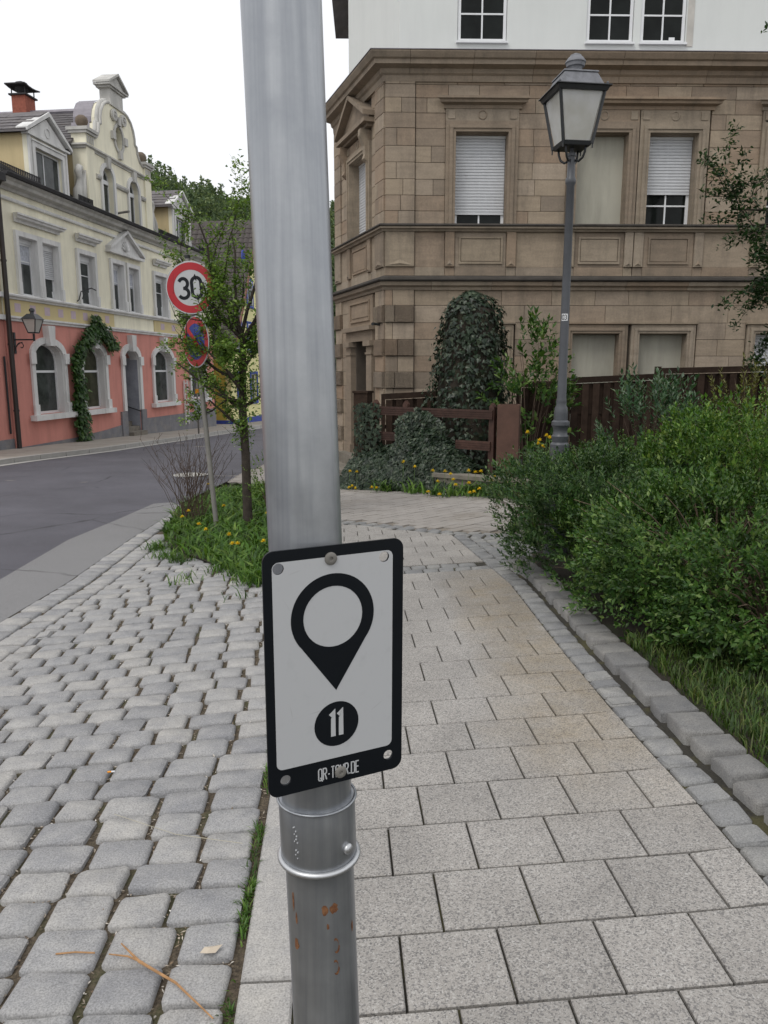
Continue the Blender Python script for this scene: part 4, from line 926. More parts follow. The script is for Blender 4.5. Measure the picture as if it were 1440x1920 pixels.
def dormer(x0, x1):
    c = (x0+x1)/2; d = MB(); wall_holes(d, x0, x1, 6.70, 8.18, .10, .25, [(x0+.28, x1-.28, 6.86, 7.86)]); dmo = d.build('dormer', M['cream'], ph)
    s = MB(); s.box(x0, x0+.10, .251, 4.5, 6.7, 8.18).box(x1-.10, x1, .251, 4.5, 6.7, 8.18); s.build('dormer_cheek', M['cream_dark'], dmo)
    f = MB(); a, b = x0+.28, x1-.28
    f.box(a-.14, a, .03, .1, 6.72, 7.86).box(b, b+.14, .03, .1, 6.72, 7.86).box(a-.14, b+.14, .03, .1, 7.86, 8.0).box(a-.18, b+.18, .0, .1, 8.002, 8.05); f.box(x0-.02, x0+.09, .04, .099, 6.7, 8.18).box(x1-.09, x1+.02, .04, .099, 6.7, 8.18); f.build('dormer_surround', M['trim'], dmo)
    window(ph, None, a, b, 6.87, 7.85, .17, .05, (.42,), (), glass='glass_grey', name='dormer_window')
    p = MB(); p.prism([(x0-.05, 8.185), (x1+.05, 8.185), (c, 8.80)], .06, .20); p.band([(x0-.20, 8.18), (c, 8.88), (x1+.20, 8.18)], [(x0-.20, 8.28), (c, 9.0), (x1+.20, 8.28)], -.06, .3); p.box(x0-.12, x1+.12, -.02, .2, 8.12, 8.182)
    p.tube([(c + .13*math.cos(t), .05, 8.42 + .13*math.sin(t)) for t in [2*math.pi*i/14 for i in range(15)]], .02, 5); p.build('dormer_pediment', M['trim'], dmo)
    r = MB(); 
    for sgn in (-1, 1):
        xe = c + sgn*((x1-x0)/2 + .24); r.add([(xe, .0, 8.20), (c, .0, 9.03), (c, 5.0, 9.03), (xe, 5.0, 8.20), (xe, .0, 8.14), (c, .0, 8.97), (c, 5, 8.97), (xe, 5, 8.14)], [(0,1,2,3),(4,7,6,5),(0,4,5,1),(0,3,7,4)])
    ro = r.build('dormer_roof', M['slate'], dmo); sl = MB(); xe = x0 - .24; dv = Vector((c-xe, 0, .83)); L = dv.length; dv.normalize()
    slates(sl, (xe, .0, 8.20), (0, 1, 0), dv, 13, int(L/.26), .36, .26, Vector((-.83, 0, c-xe)).normalized()); tag(sl.build('slate', M['slate'], ro, recalc=False), kind='stuff')
dormer(1.18, 3.20); dormer(11.45, 13.35)
# chimney with rain hood
cy = 3.45; ch = MB(); ch.box(GC-.30, GC+.30, cy-.26, cy+.26, 9.9, 10.98); cho = ch.build('chimney', M['brick'], ph)
k = MB(); k.box(GC-.37, GC+.37, cy-.33, cy+.33, 10.98, 11.03)
for dx in (-.28, .28):
    for dy in (-.25, .25): k.box(GC+dx-.015, GC+dx+.015, cy+dy-.015, cy+dy+.015, 11.03, 11.25)
k.build('chimney_cap', M['slate_dark'], cho)
MB().band([(GC-.48, 11.29), (GC-.2, 11.25), (GC, 11.24), (GC+.2, 11.25), (GC+.48, 11.29)], [(GC-.48, 11.33), (GC-.2, 11.29), (GC, 11.28), (GC+.2, 11.29), (GC+.48, 11.33)], cy-.38, cy+.38).build('rain_plate', M['slate_dark'], cho)
MB().lathe([(.08, 11.03), (.10, 11.12), (.22, 11.2), (.26, 11.32), (.20, 11.44), (.04, 11.5)], 14, (GC-.05, cy, 0)).build('cowl', M['slate_dark'], cho, smooth=True)
# downpipe
dp = MB(); dp.tube([(-.74, -.10, -1.0), (-.74, -.10, 6.3), (-.74, -.3, 6.62)], .065, 10)
for z in (.4, 2.2, 4.4): dp.tube([(-.74, -.10, z), (-.74, -.10, z+.05)], .08, 10)
dp.build('downpipe', mat('dark_downpipe', (.035, .028, .025), .5, .2), ph)
# neighbour on the left edge
nb = thing('neighbour_house', 'sliver of dark pink neighbouring house beyond the dark downpipe', 'house', (PO[0], PO[1], 0), a_p)
MB().box(-6, -.78, .03, 9, -1.4, 2.87).build('ground_floor_wall', M['pink'], nb); MB().box(-6, -.78, .04, 9, 2.88, 6.4).build('upper_floor_wall', M['cream_dark'], nb)
for z in (2.88, 3.48): MB().box(-6, -.80, -.06, .03, z, z+.13).build('string_course', M['trim'], nb)
MB().box(-6, -.80, -.01, .03, -1.4, -.35).build('plinth', M['plinth'], nb); MB().box(-6, -.79, -.4, 9, 6.4, 6.6).build('eaves', M['slate_dark'], nb)
MB().box(-.98, -.93, -.03, .0, -.2, 1.9).build('gate_post', M['iron_black'], nb)
# ivy-like climber on the facade is built with the plants; wall lantern:
wl = thing('wall_lantern', 'old black wall lantern on scroll bracket at the left end of the salmon house', 'lantern', (PO[0], PO[1], 0), a_p)
b = MB(); b.box(-.46, -.38, -.03, -.001, 1.98, 2.56); b.tube([(-.42, -.03, 2.36), (-.42, -.62, 2.36)], .022, 6); b.tube([(-.42, -.60, 2.32), (-.42, -.60, 2.52)], .03, 8)
b.tube([(-.42, -.03 - .30 + .30*math.cos(t), 2.10 + .20*math.sin(t)) for t in [i*.3 - .2 for i in range(6)]], .014, 5)
b.tube([(-.42, -.20 + (.13 - .011*i)*math.cos(i*.55), 2.18 + (.13 - .011*i)*math.sin(i*.55)) for i in range(11)], .013, 5); b.build('bracket', M['iron_black'], wl)
def frustum(mb, c, r0, z0, r1, z1, rot=0):
    vs = []
    for r, z in ((r0, z0), (r1, z1)):
        for k in range(4): t = rot + R_(45 + 90*k); vs.append((c[0] + r*1.4142*math.cos(t), c[1] + r*1.4142*math.sin(t), z))
    mb.add(vs, [(3,2,1,0), (4,5,6,7)] + [(i, (i+1) % 4, (i+1) % 4+4, i+4) for i in range(4)]); return mb
frost = NT('frosted_lantern_glass'); frost.col((.62, .61, .57)); frost.rough(.35); frost.b.inputs['Transmission Weight'].default_value = .25; M['frost'] = frost.m
frustum(MB(), (-.42, -.60), .10, 2.56, .19, 2.90).build('lantern_glass', M['frost'], wl)
fr = MB(); 
for k in range(4):
    t = R_(45 + 90*k); fr.tube([(-.42 + .145*math.cos(t), -.60 + .145*math.sin(t), 2.55), (-.42 + .275*math.cos(t), -.60 + .275*math.sin(t), 2.91)], .016, 4)
frustum(fr, (-.42, -.60), .11, 2.53, .11, 2.56); fr.build('lantern_frame', M['iron_black'], wl)
rf = frustum(MB(), (-.42, -.60), .225, 2.905, .10, 3.05); rf.lathe([(.06, 3.05), (.05, 3.10), (.08, 3.13), (.07, 3.18), (.02, 3.21)], 10, (-.42, -.60, 0)); rf.build('lantern_roof', M['iron'], wl)

# ------------------------------------------------------------------ yellow house with blue trim further down the street
yh = thing('yellow_house', 'yellow gabled house with bright blue trim behind the young tree', 'house', (PO[0], PO[1], 0), a_p)
ya, yb, yc, yz, ye = 17.95, 27.1, 22.55, 9.5, 2.9
yw = MB(); YW = [(19.0, 20.1, -.2, 1.3), (21.3, 22.4, -.2, 1.3), (18.9, 19.9, 2.6, 4.0), (21.1, 22.1, 2.6, 4.0), (21.2, 22.1, 5.0, 6.3), (23.6, 24.6, 2.6, 4.0), (24, 25, -.2, 1.3)]
wall_holes(yw, ya, yb, -1.8, 2.2, 0, .3, [h for h in YW if h[3] < 2]); yw.prism([(ya, 2.2), (yb, 2.2), (yb, ye), (yc, yz), (ya, ye)], .03, .3); yw.build('gable_wall', M['yellow'], yh)
MB().box(ya, ya+.3, .301, 9, -1.8, ye).build('side_wall', M['yellow_shade'], yh)  # shaded side: the shade is painted in as a darker yellow render
MB().box(ya-.02, yb, -.03, 0, -1.8, -1.05).build('blue_plinth', M['blue'], yh); MB().box(ya-.03, ya, .0, 6, -1.8, -1.05).build('blue_plinth', M['blue'], yh)
for a, b_, c, d in YW:
    yy = .0 if d < 2 else .03
    m = MB(); m.box(a-.16, a, yy-.05, yy, c-.14, d+.14).box(b_, b_+.16, yy-.05, yy, c-.14, d+.14).box(a, b_, yy-.05, yy, d, d+.14).box(a, b_, yy-.07, yy, c-.14, c).build('blue_surround', M['blue'], yh)
    window(yh, None, a+.01, b_-.01, c, d, yy+.10 if d < 2 else -.02, .06, (.5,), (.66,), glass='glass_grey')
MB().prism([(yc-1.9 + .26*math.cos(t), 7.4 + .42*math.sin(t)) for t in [2*math.pi*i/16 for i in range(16)]], -.02, .03).build('blue_oval', M['blue'], yh)
MB().prism([(yc-1.35, 7.7), (yc+1.35, 7.7), (yc, yz-.1)], -.0, .03).build('blue_gable_top', M['blue'], yh)
for sgn in (-1, 1):
    xe = yc + sgn*(yc - ya + .45); zz = ye - .62; m = MB(); m.add([(xe, -.35, zz), (yc, -.35, yz), (yc, 10, yz), (xe, 10, zz), (xe, -.35, zz+.14), (yc, -.35, yz+.16), (yc, 10, yz+.16), (xe, 10, zz+.14)], [(0,3,2,1),(4,5,6,7),(0,1,5,4),(2,3,7,6),(3,0,4,7)]); ro = m.build('roof', M['tile_brown'], yh)
    MB().add([(xe, -.42, zz-.05), (yc, -.42, yz-.06), (yc, -.36, yz-.06), (xe, -.36, zz-.05), (xe, -.42, zz+.2), (yc, -.42, yz+.22), (yc, -.36, yz+.22), (xe, -.36, zz+.2)], [(0,3,2,1),(4,5,6,7),(0,1,5,4),(2,3,7,6),(3,0,4,7),(1,2,6,5)]).build('rake_board', M['rake'], ro)
    if sgn < 0:
        dv = Vector((yc - xe, 0, yz - zz)); L = dv.length; dv.normalize(); nr = Vector((-(yz-zz), 0, yc-xe)).normalized(); t = MB(); nyr = int(L/.34)
        for j in range(nyr):
            for i in range(30):
                o = Vector((xe, -.30 + i*.30, zz + .15)) + dv*(j*.34)
                seg = [(0, .0), (.10, .045), (.20, .05), (.29, .0)]; lo_ = [o + Vector((0, y, 0)) + nr*(h+.03) for y, h in seg]; hi_ = [o + Vector((0, y, 0)) + dv*.37 + nr*(h+.002) for y, h in seg]; bo = [o + Vector((0, y, 0)) for y, h in seg]
                t.add(lo_ + hi_ + bo, [(q, q+1, q+5, q+4) for q in range(3)] + [(q+8, q+9, q+1, q) for q in range(3)])
        tag(t.build('roof_tile', M['tile_brown'], ro, recalc=False), kind='stuff')
MB().box(ya-.9, ya+1.3, -.5, .2, 1.28, 1.36).build('porch_canopy', M['slate_dark'], yh)
MB().box(15.5, 16.4, .5, .62, -1.5, .95).build('side_gate', mat('grey_gate', (.22, .24, .26), .7), yh)

# ------------------------------------------------------------------ wooded hill
hx = [-140, -90, -62, -44, -33, -24, -9, 10, 40, 90]; hz = [49, 44, 38, 33, 29.3, 27, 25.5, 24, 19, 12]
hm = MB(); rows_ = [(95, -3, .0), (110, 0, .30), (130, 0, .72), (150, 0, 1.0), (185, 0, 1.05)]
hv = [(x, y, -5 + (z + 5)*f) for y, _, f in rows_ for x, z in zip(hx, hz)]; n = len(hx)
hm.add(hv, [(r*n+i, r*n+i+1, (r+1)*n+i+1, (r+1)*n+i) for r in range(4) for i in range(n-1)]); tag(hm.build('hill', mat('forest_floor', (.03, .045, .02), .95), smooth=True), kind='structure')
def hill_z(x, y):
    zt = np.interp(x, hx, hz); f = np.interp(y, [r[0] for r in rows_], [r[2] for r in rows_]); return -5 + (zt + 5)*f
V = []; F = []
def quads(cent, dirs, ups, ln, wd, fold=.25):     # leaf-shaped pairs of triangles as numpy arrays
    d = dirs/np.linalg.norm(dirs, axis=1, keepdims=True); s = np.cross(d, ups); s /= (np.linalg.norm(s, axis=1, keepdims=True) + 1e-9); u = np.cross(s, d)
    ln = ln[:, None]; wd = wd[:, None]
    a = cent; b = cent + d*ln*.45 + s*wd*.5 + u*wd*fold; c = cent + d*ln; e = cent + d*ln*.45 - s*wd*.5 + u*wd*fold
    v = np.stack([a, b, c, e], 1).reshape(-1, 3); i = np.arange(len(cent))*4
    f = np.stack([np.stack([i, i+1, i+2], 1), np.stack([i, i+2, i+3], 1)], 1).reshape(-1, 3); return v, f
def np_mesh(name, parts):
    vs = []; fs = []; o = 0
    for v, f in parts: vs.append(v); fs.append(f + o); o += len(v)
    v = np.concatenate(vs); f = np.concatenate(fs); me = bpy.data.meshes.new(name)
    me.vertices.add(len(v)); me.vertices.foreach_set('co', v.astype(np.float32).ravel())
    me.loops.add(f.size); me.loops.foreach_set('vertex_index', f.astype(np.int32).ravel())
    me.polygons.add(len(f)); me.polygons.foreach_set('loop_start', np.arange(0, f.size, 3, dtype=np.int32)); me.update(); me.validate(); return me
def rdir(n): 
    v = RNG.normal(size=(n, 3)); return v/np.linalg.norm(v, axis=1, keepdims=True)
cs = []; 
for k in range(1300):
    y = RNG.uniform(104, 158); x = RNG.uniform(-52, 4)*y/150; z = hill_z(x, y); conif = RNG.random() < .45; h = RNG.uniform(4.5, 7.5) if conif else RNG.uniform(3.5, 5.5)
    nn = 210; t = RNG.random(nn); 
    if conif: r = (1-t)*1.7 + .1; zz = z + t*h
    else: r = 2.3*np.sqrt(np.maximum(.05, 1 - (2*t-1)**2)); zz = z + h*.25 + t*h*.75
    an = RNG.uniform(0, 6.28, nn); cs.append(np.stack([x + r*np.cos(an)*RNG.uniform(.5, 1, nn), y + r*np.sin(an), zz], 1))
cs = np.concatenate(cs); n = len(cs); dd = rdir(n); dd[:, 2] = np.abs(dd[:, 2])*.6
fo = link('forest', np_mesh('forest', [quads(cs, dd, rdir(n), RNG.uniform(.28, .66, n), RNG.uniform(.22, .55, n))]), M['forest']); tag(fo, 'dense mixed wood covering the hill behind the houses', 'forest', kind='stuff')
# ------------------------------------------------------------------ lettering: stroked glyphs in (x,z)
def ribbon(mb, pts, wd, y, closed=False, mapf=None):
    P = [Vector(p) for p in pts]; n = len(P); A = []; B = []
    for i in range(n):
        ds = []
        if i > 0 or closed: ds.append((P[i] - P[i-1]).normalized())
        if i < n-1 or closed: ds.append((P[(i+1) % n] - P[i]).normalized())
        ns = [Vector((-d.y, d.x)) for d in ds]; m = sum(ns, Vector((0, 0))).normalized(); k = 1/max(.45, m.dot(ns[0]))
        A.append(P[i] + m*wd/2*k); B.append(P[i] - m*wd/2*k)
    mf = mapf or (lambda x, z: (x, y, z)); vs = [mf(p.x, p.y) for p in A] + [mf(p.x, p.y) for p in B]
    mb.add(vs, [(i, (i+1) % n, (i+1) % n + n, i+n) for i in range(n if closed else n-1)])
def arcp(cx, cz, rx, rz, a0, a1, n=10): return [(cx + rx*math.cos(R_(a0 + (a1-a0)*i/n)), cz + rz*math.sin(R_(a0 + (a1-a0)*i/n))) for i in range(n+1)]
def stadium(w, r): return arcp(w-r, 1-r, r, r, 0, 90, 5) + arcp(r, 1-r, r, r, 90, 180, 5) + arcp(r, r, r, r, 180, 270, 5) + arcp(w-r, r, r, r, 270, 360, 5)
GLY = {'0': [(stadium(.5, .25), True)], 'O': [(stadium(.42, .16), True)], 'Q': [(stadium(.42, .16), True), ([(.22, .26), (.50, -.10)], False)],
 '3': [(arcp(.22, .74, .24, .25, 155, -78, 12) + [(.20, .50)], False), ([(.20, .50)] + arcp(.21, .25, .27, .25, 78, -155, 12), False)],
 '1': [([(.05, .86), (.20, .955), (.20, 0)], False)], 'T': [([(.21, 0), (.21, 1)], False), ([(.0, 1), (.42, 1)], False)], '-': [([(.02, .42), (.24, .42)], False)], '.': [([(.04, 0), (.04, .12)], False)],
 'U': [([(0, 1)] + [(0, .18)] + arcp(.16, .16, .16, .16, 180, 270, 5)[1:] + arcp(.26, .16, .16, .16, 270, 360, 5) + [(.42, 1)], False)],
 'R': [([(0, 0), (0, 1), (.26, 1)] + arcp(.26, .76, .16, .24, 85, -90, 8) + [(.02, .52)], False), ([(.22, .50), (.42, 0)], False)],
 'D': [([(.0, 0), (.0, 1), (.24, 1)] + arcp(.26, .80, .16, .20, 85, 0, 5) + arcp(.26, .20, .16, .20, 0, -90, 5) + [(.0, 0)], False)], 'E': [([(.38, 1), (0, 1), (0, 0), (.38, 0)], False), ([(0, .52), (.33, .52)], False)]}
ADV = {'-': .42, '.': .24, '1': .40, '0': .72, '3': .68}
def text_width(s, xs): return sum(ADV.get(c, .60)*xs for c in s) - .14*xs
def write(mb, s, x, z, h, xs, wd, y, mapf=None):
    k = 0
    for c in s:
        for pts, cl in GLY[c]:
            ribbon(mb, [(x + px*h*xs, z + pz*h) for px, pz in pts], wd, y - .00003*k, cl, mapf); k += 1
        x += ADV.get(c, .60)*h*xs

# ------------------------------------------------------------------ galvanised post in the foreground with its plaque
def axis(z): t = (z - .825)/1.077; return Vector((-.066 - .0304*t, .7615 + .032*t, z))
zb = gz(-.05, .69)
pole = thing('steel_post', 'tall galvanised steel post carrying the black and white plaque', 'post', axis(zb))
def on(z): return axis(z) - axis(zb)
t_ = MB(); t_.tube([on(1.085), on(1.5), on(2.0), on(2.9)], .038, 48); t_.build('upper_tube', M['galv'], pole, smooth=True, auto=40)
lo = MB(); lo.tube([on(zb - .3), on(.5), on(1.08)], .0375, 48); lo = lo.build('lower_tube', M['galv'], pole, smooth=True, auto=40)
zc0, zc1 = 1.026, 1.094
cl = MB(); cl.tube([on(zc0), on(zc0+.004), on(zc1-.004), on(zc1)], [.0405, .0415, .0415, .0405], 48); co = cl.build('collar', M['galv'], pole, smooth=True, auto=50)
shiny = NT('bright_zinc'); shiny.col((.56, .57, .58)); shiny.b.inputs['Metallic'].default_value = .85; shiny.rough(.42); M['zinc'] = shiny.m
for z in (zc0, zc1): 
    a = on(z); m = MB(); n = 40
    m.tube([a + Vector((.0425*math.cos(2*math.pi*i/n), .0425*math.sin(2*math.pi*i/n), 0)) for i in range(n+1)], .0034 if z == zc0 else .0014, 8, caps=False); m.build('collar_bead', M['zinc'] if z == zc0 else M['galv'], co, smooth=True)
bm_ = MB(); p = on(1.047) + Vector((.0405*math.cos(R_(-38)), .0405*math.sin(R_(-38)), 0)); dN = Vector((math.cos(R_(-38)), math.sin(R_(-38)), 0)); bm_.tube([p, p + dN*.004, p + dN*.006], [.006, .006, .003], 10); bm_.build('set_screw', M['zinc'], co, smooth=True)
ptx = MB()
for i, (da, dz_, r) in enumerate([(0, .030, .0009), (2, .031, .0007), (4, .026, .0009), (5, .020, .0010), (4, .016, .0010), (1, .013, .0008), (6, .012, .0009), (3, .002, .0010), (6, .000, .0010), (2, -.004, .0008), (1, .022, .0008), (5, -.008, .0007)]):
    a = R_(-122 + da); q = on(1.05 + dz_*.9) + Vector((.0416*math.cos(a), .0416*math.sin(a), 0)); ptx.lathe([(r, -r), (r*1.1, 0), (r*.6, r)], 6, q)
ptx.build('stamped_marks', M['zinc'], co)
# rust patches: thin curved scabs on the lower tube
rust = NT('rust'); rust.col(rust.mix(rust.ramp(rust.noise(260, 4, .7), [(.35, 0.), (.65, 1.)]), (.10, .032, .012), (.24, .115, .05))); rust.rough(.95); M['rust'] = rust.m
def scab(ang, z, wa, hz_, seed, part=lo, arcshape=False):
    rr = random.Random(seed); n = 12; m = MB()
    pts = [(wa*(1 + rr.uniform(-.28, .28))*math.cos(2*math.pi*i/n), hz_*(1 + rr.uniform(-.22, .22))*math.sin(2*math.pi*i/n)) for i in range(n)]
    f = lambda a, zz: tuple(on(zz) + Vector((math.cos(R_(a)), math.sin(R_(a)), 0))*.03775)
    if arcshape:
        pl = [(ang + wa*math.cos(R_(t)), z + hz_*math.sin(R_(t))) for t in range(110, -121, -23)]; k = len(pl)
        vs = [f(a, zz + .0013) for a, zz in pl] + [f(a + (2 if i > 4 else 0), zz - .0013) for i, (a, zz) in enumerate(pl)]; m.add(vs, [(i, i+1, i+1+k, i+k) for i in range(k-1)])
    else: m.add([f(ang + a, z + zz) for a, zz in pts] + [f(ang, z)], [(i, (i+1) % n, n) for i in range(n)])
    m.build('rust_patch', M['rust'], part, recalc=False)
def post_pt(px, py):      # angle and height where a pixel's ray meets the post
    r = ray(px, py); o = Vector((0, 0, H)); t = .5
    for _ in range(400):
        q = o + r*t; a = axis(q.z)
        if (q - a).to_2d().length < .0378: break
        t += .001
    return math.degrees(math.atan2(q.y - a.y, q.x - a.x)), q.z
for i, (px, py, wa, hh) in enumerate([(609, 1706, 5.0, .0058), (626, 1703, 7.0, .0060), (557, 1770, 5.0, .0075), (660, 1735, 2.4, .0065), (615, 1738, 2.2, .0035), (550, 1690, 2.2, .011), (556, 1722, 2., .007)]):
    a, z = post_pt(px, py); scab(a, z, wa, hh, i)
for px, py in ((629, 1773), (629, 1814)): a, z = post_pt(px, py); scab(a, z, 5.5, .0080, 5, arcshape=True)

Rr = {k: ray(*p) for k, p in dict(TL=(484, 1037), TR=(750, 1008), BR=(757, 1435), BL=(510, 1497)).items()}
e1 = Rr['TL'].cross(Rr['TR']).cross(Rr['BL'].cross(Rr['BR'])).normalized(); e1 = e1 if e1.x > 0 else -e1
e2 = Rr['TL'].cross(Rr['BL']).cross(Rr['TR'].cross(Rr['BR'])).normalized(); e2 = e2 if e2.z > 0 else -e2
e2 = (e2 - e1*e1.dot(e2)).normalized(); ey = e2.cross(e1)               # ey points into the plate, away from the viewer
O = Vector((0, 0, H)); ax = axis(1.25); dist = min(ey.dot(axis(z) - O) for z in (1.11, 1.40)) - .0412
def on_plate(px, py): r = ray(px, py); return O + r*(dist/ey.dot(r))
cs4 = [on_plate(*p) for p in ((484, 1037), (750, 1008), (757, 1435), (510, 1497))]; cen = sum(cs4, Vector())/4
PM = Matrix((( e1.x, ey.x, e2.x, cen.x), (e1.y, ey.y, e2.y, cen.y), (e1.z, ey.z, e2.z, cen.z), (0, 0, 0, 1)))
def L(px, py): q = on_plate(px, py) - cen; return (q.dot(e1), q.dot(e2))
def Lc(cx, cy): return L(460 + cx/3.556, 980 + cy/3.556)
plq = thing('tour_plaque', 'black framed white plaque with map pin and number 11 on the steel post', 'sign', M=PM)
xs_ = sorted(L(*p)[0] for p in ((484, 1037), (750, 1008), (757, 1435), (510, 1497))); zs_ = sorted(L(*p)[1] for p in ((484, 1037), (750, 1008), (757, 1435), (510, 1497)))
x0, x1 = (xs_[0]+xs_[1])/2, (xs_[2]+xs_[3])/2; z0, z1 = (zs_[0]+zs_[1])/2, (zs_[2]+zs_[3])/2
hc = [Lc(208, 305), Lc(922, 225), Lc(268, 1715), Lc(950, 1545)]; hr = .0055
pt = [Lc(165, 265), Lc(965, 185), Lc(985, 1480), Lc(215, 1645)]
wx0, wx1 = (pt[0][0]+pt[3][0])/2, (pt[1][0]+pt[2][0])/2; wz0, wz1 = (pt[2][1]+pt[3][1])/2, (pt[0][1]+pt[1][1])/2
hc[0] = (max(hc[0][0], wx0 + hr + .0008), min(hc[0][1], wz1 - hr - .0008)); hc[1] = (min(hc[1][0], wx1 - hr - .0008), min(hc[1][1], wz1 - hr - .0008))
pl_ = link('plate', plate_mesh('plate', rrect(x0, x1, z0, z1, .0105), [circ(*c, hr, 20) for c in hc], -.001, .0015), M['black'], plq)
link('plate_back', plate_mesh('plate_back', rrect(x0+.0003, x1-.0003, z0+.0003, z1-.0003, .0105), [circ(*c, hr+.0002, 20) for c in hc], .0017, .0023), M['sign_back'], pl_)
wt = NT('plaque_white'); tco = wt.n('ShaderNodeTexCoord').outputs['Object']
smu = wt.ramp(wt.noise(55, 6, .7, tco), [(.55, 0.), (.8, .35)]); wc = wt.mix(smu, (.50, .51, .52), (.37, .38, .39))
vv = wt.n('ShaderNodeTexVoronoi', feature='DISTANCE_TO_EDGE'); vv.inputs['Scale'].default_value = 16; wt.l(tco, vv.inputs['Vector'])
crk = wt.math('MULTIPLY', wt.math('LESS_THAN', vv.outputs['Distance'], .007), wt.ramp(wt.noise(18, 3, .5, tco), [(.58, 0.), (.66, .25)]))
wt.col(wt.mix(crk, wc, (.22, .22, .21))); wt.rough(.42); M['plaque_white'] = wt.m
link('white_panel', plate_mesh('white_panel', rrect(wx0, wx1, wz0, wz1, .0065), [circ(*c, hr+.0001, 20) for c in hc[:2]], -.00125, -.00105), M['plaque_white'], plq)
# map pin: ring and tapering point
pc = Lc(583, 622); rO = (Lc(857, 590)[0] - Lc(305, 655)[0])/2; rI = rO*.71; tip = Lc(602, 1112)
tx = tip[0] - pc[0]; tz = tip[1] - pc[1]; dt = math.hypot(tx, tz); base_a = math.atan2(tz, tx); hal = math.acos(rO/dt)*.90
outl = [(pc[0] + rO*math.cos(base_a + hal + (2*math.pi - 2*hal)*i/40), pc[1] + rO*math.sin(base_a + hal + (2*math.pi - 2*hal)*i/40)) for i in range(41)] + [tip]
link('map_pin', plate_mesh('map_pin', outl, [circ(pc[0], pc[1], rI, 40)], -.00150, -.00130), M['black'], plq)
nc = Lc(606, 1336); nr = (Lc(752, 1310)[0] - Lc(459, 1365)[0])/2
nd = link('number_disc', plate_mesh('number_disc', circ(*nc, nr, 40), [], -.00150, -.00130), M['black'], plq)
h11 = .0262; m = MB(); wtot = .5*h11*.95
for dx in (-.0078, .0008): write(m, '1', nc[0] + dx, nc[1] - h11/2, h11, .74, .0052, -.00165)
m.build('digits', M['plaque_white'], nd, recalc=False)
tcen = Lc(615, 1650); ht = .0128; s = 'QR-TOUR.DE'; xsc = .63; wtx = text_width(s, xsc)*ht
m = MB(); write(m, s, tcen[0] - wtx/2, tcen[1] - ht/2, ht, xsc*1.06, .00135, -.00125); m.build('lettering', M['plaque_white'], plq, recalc=False)
for cx, cy in ((566, 237), (632, 1657)):
    q = Lc(cx, cy); me = MB().lathe([(.0065, 0), (.0062, .0015), (.004, .0024), (.0022, .0022), (.0018, .0008)], 20).mesh('rivet', smooth=True, auto=40)
    o = link('rivet', me, M['galv_dull'], plq, (q[0], -.0013, q[1])); o.rotation_euler = (R_(90), 0, 0)
    sh_ = link('rivet_shank', MB().lathe([(.003, -.004), (.003, .0)], 10).mesh('shank'), M['galv_dull'], o)

# ------------------------------------------------------------------ street lamp
LX, LY = 1.6, 7.0; lz = gz(LX, LY)
lamp = thing('street_lamp', 'dark grey old-style street lamp with square lantern standing in the shrubs', 'street lamp', (LX, LY, 0), R_(8))
prof = [(.11, lz-.2), (.11, .35), (.10, .40), (.092, .60), (.088, .80), (.086, .88), (.070, .90), (.074, .93), (.078, .955), (.066, .97), (.062, 1.0), (.066, 1.03), (.082, 1.055), (.080, 1.085), (.062, 1.10), (.062, 1.16), (.057, 1.21), (.044, 1.235), (.047, 1.26), (.044, 1.285), (.041, 1.30), (.037, 2.2), (.034, 3.10), (.043, 3.115), (.045, 3.135), (.043, 3.155), (.034, 3.17), (.032, 3.33), (.038, 3.335), (.038, 3.36), (.018, 3.37), (.018, 3.43)]
MB().lathe(prof, 28).build('post', M['iron'], lamp, smooth=True, auto=35)
ar = MB()
for k in range(4):
    t = R_(45 + 90*k); cx, sx = math.cos(t), math.sin(t); ar.tube([(r*cx, r*sx, z) for r, z in ((.03, 3.30), (.065, 3.29), (.10, 3.315), (.118, 3.36), (.125, 3.42))], .010, 7)
ar.build('scroll_arms', M['iron_black'], lamp, smooth=True)
ln = MB(); frustum(ln, (0, 0), .118, 3.40, .130, 3.432); frustum(ln, (0, 0), .208, 3.80, .222, 3.832); frustum(ln, (0, 0), .236, 3.834, .232, 3.842)
for k in range(4):
    t = R_(45 + 90*k); cx, sx = math.cos(t)*1.4142, math.sin(t)*1.4142; ln.tube([(.125*cx, .125*sx, 3.41), (.192*cx, .192*sx, 3.81)], .014, 4)
    ln.tube([(.128*cx, .128*sx, 3.375), (.128*cx, .128*sx, 3.41)], .006, 6)
lan = ln.build('lantern_frame', M['iron_black'], lamp)
fz = NT('lamp_glass'); fz.col(fz.mix(fz.ramp(fz.noise(4.5, 3), [(.35, 0.), (.65, 1.)]), (.60, .595, .55), (.82, .825, .83))); fz.rough(.30)
trn = fz.n('ShaderNodeBsdfTranslucent'); trn.inputs[0].default_value = (.85, .84, .80, 1); mxs = fz.n('ShaderNodeMixShader'); mxs.inputs[0].default_value = .45; fz.l(fz.b.outputs[0], mxs.inputs[1]); fz.l(trn.outputs[0], mxs.inputs[2]); fz.l(mxs.outputs[0], fz.out.inputs['Surface'])
for k in range(4):
    t = R_(90*k); c, s_ = math.cos(t), math.sin(t); a0, a1 = .118, .184
    vs = []
    for off in (0, .004):
        for w_, r, z in ((-1, a0, 3.435), (1, a0, 3.435), (1, a1, 3.80), (-1, a1, 3.80)): lx, ly = (r - .012 if z < 3.5 else r - .012)*w_, -(r - off); vs.append((lx*c - ly*s_, lx*s_ + ly*c, z))
    MB().add(vs, [(0,1,2,3), (7,6,5,4), (0,4,5,1), (1,5,6,2), (2,6,7,3), (3,7,4,0)]).build('glass_pane', fz.m, lamp)
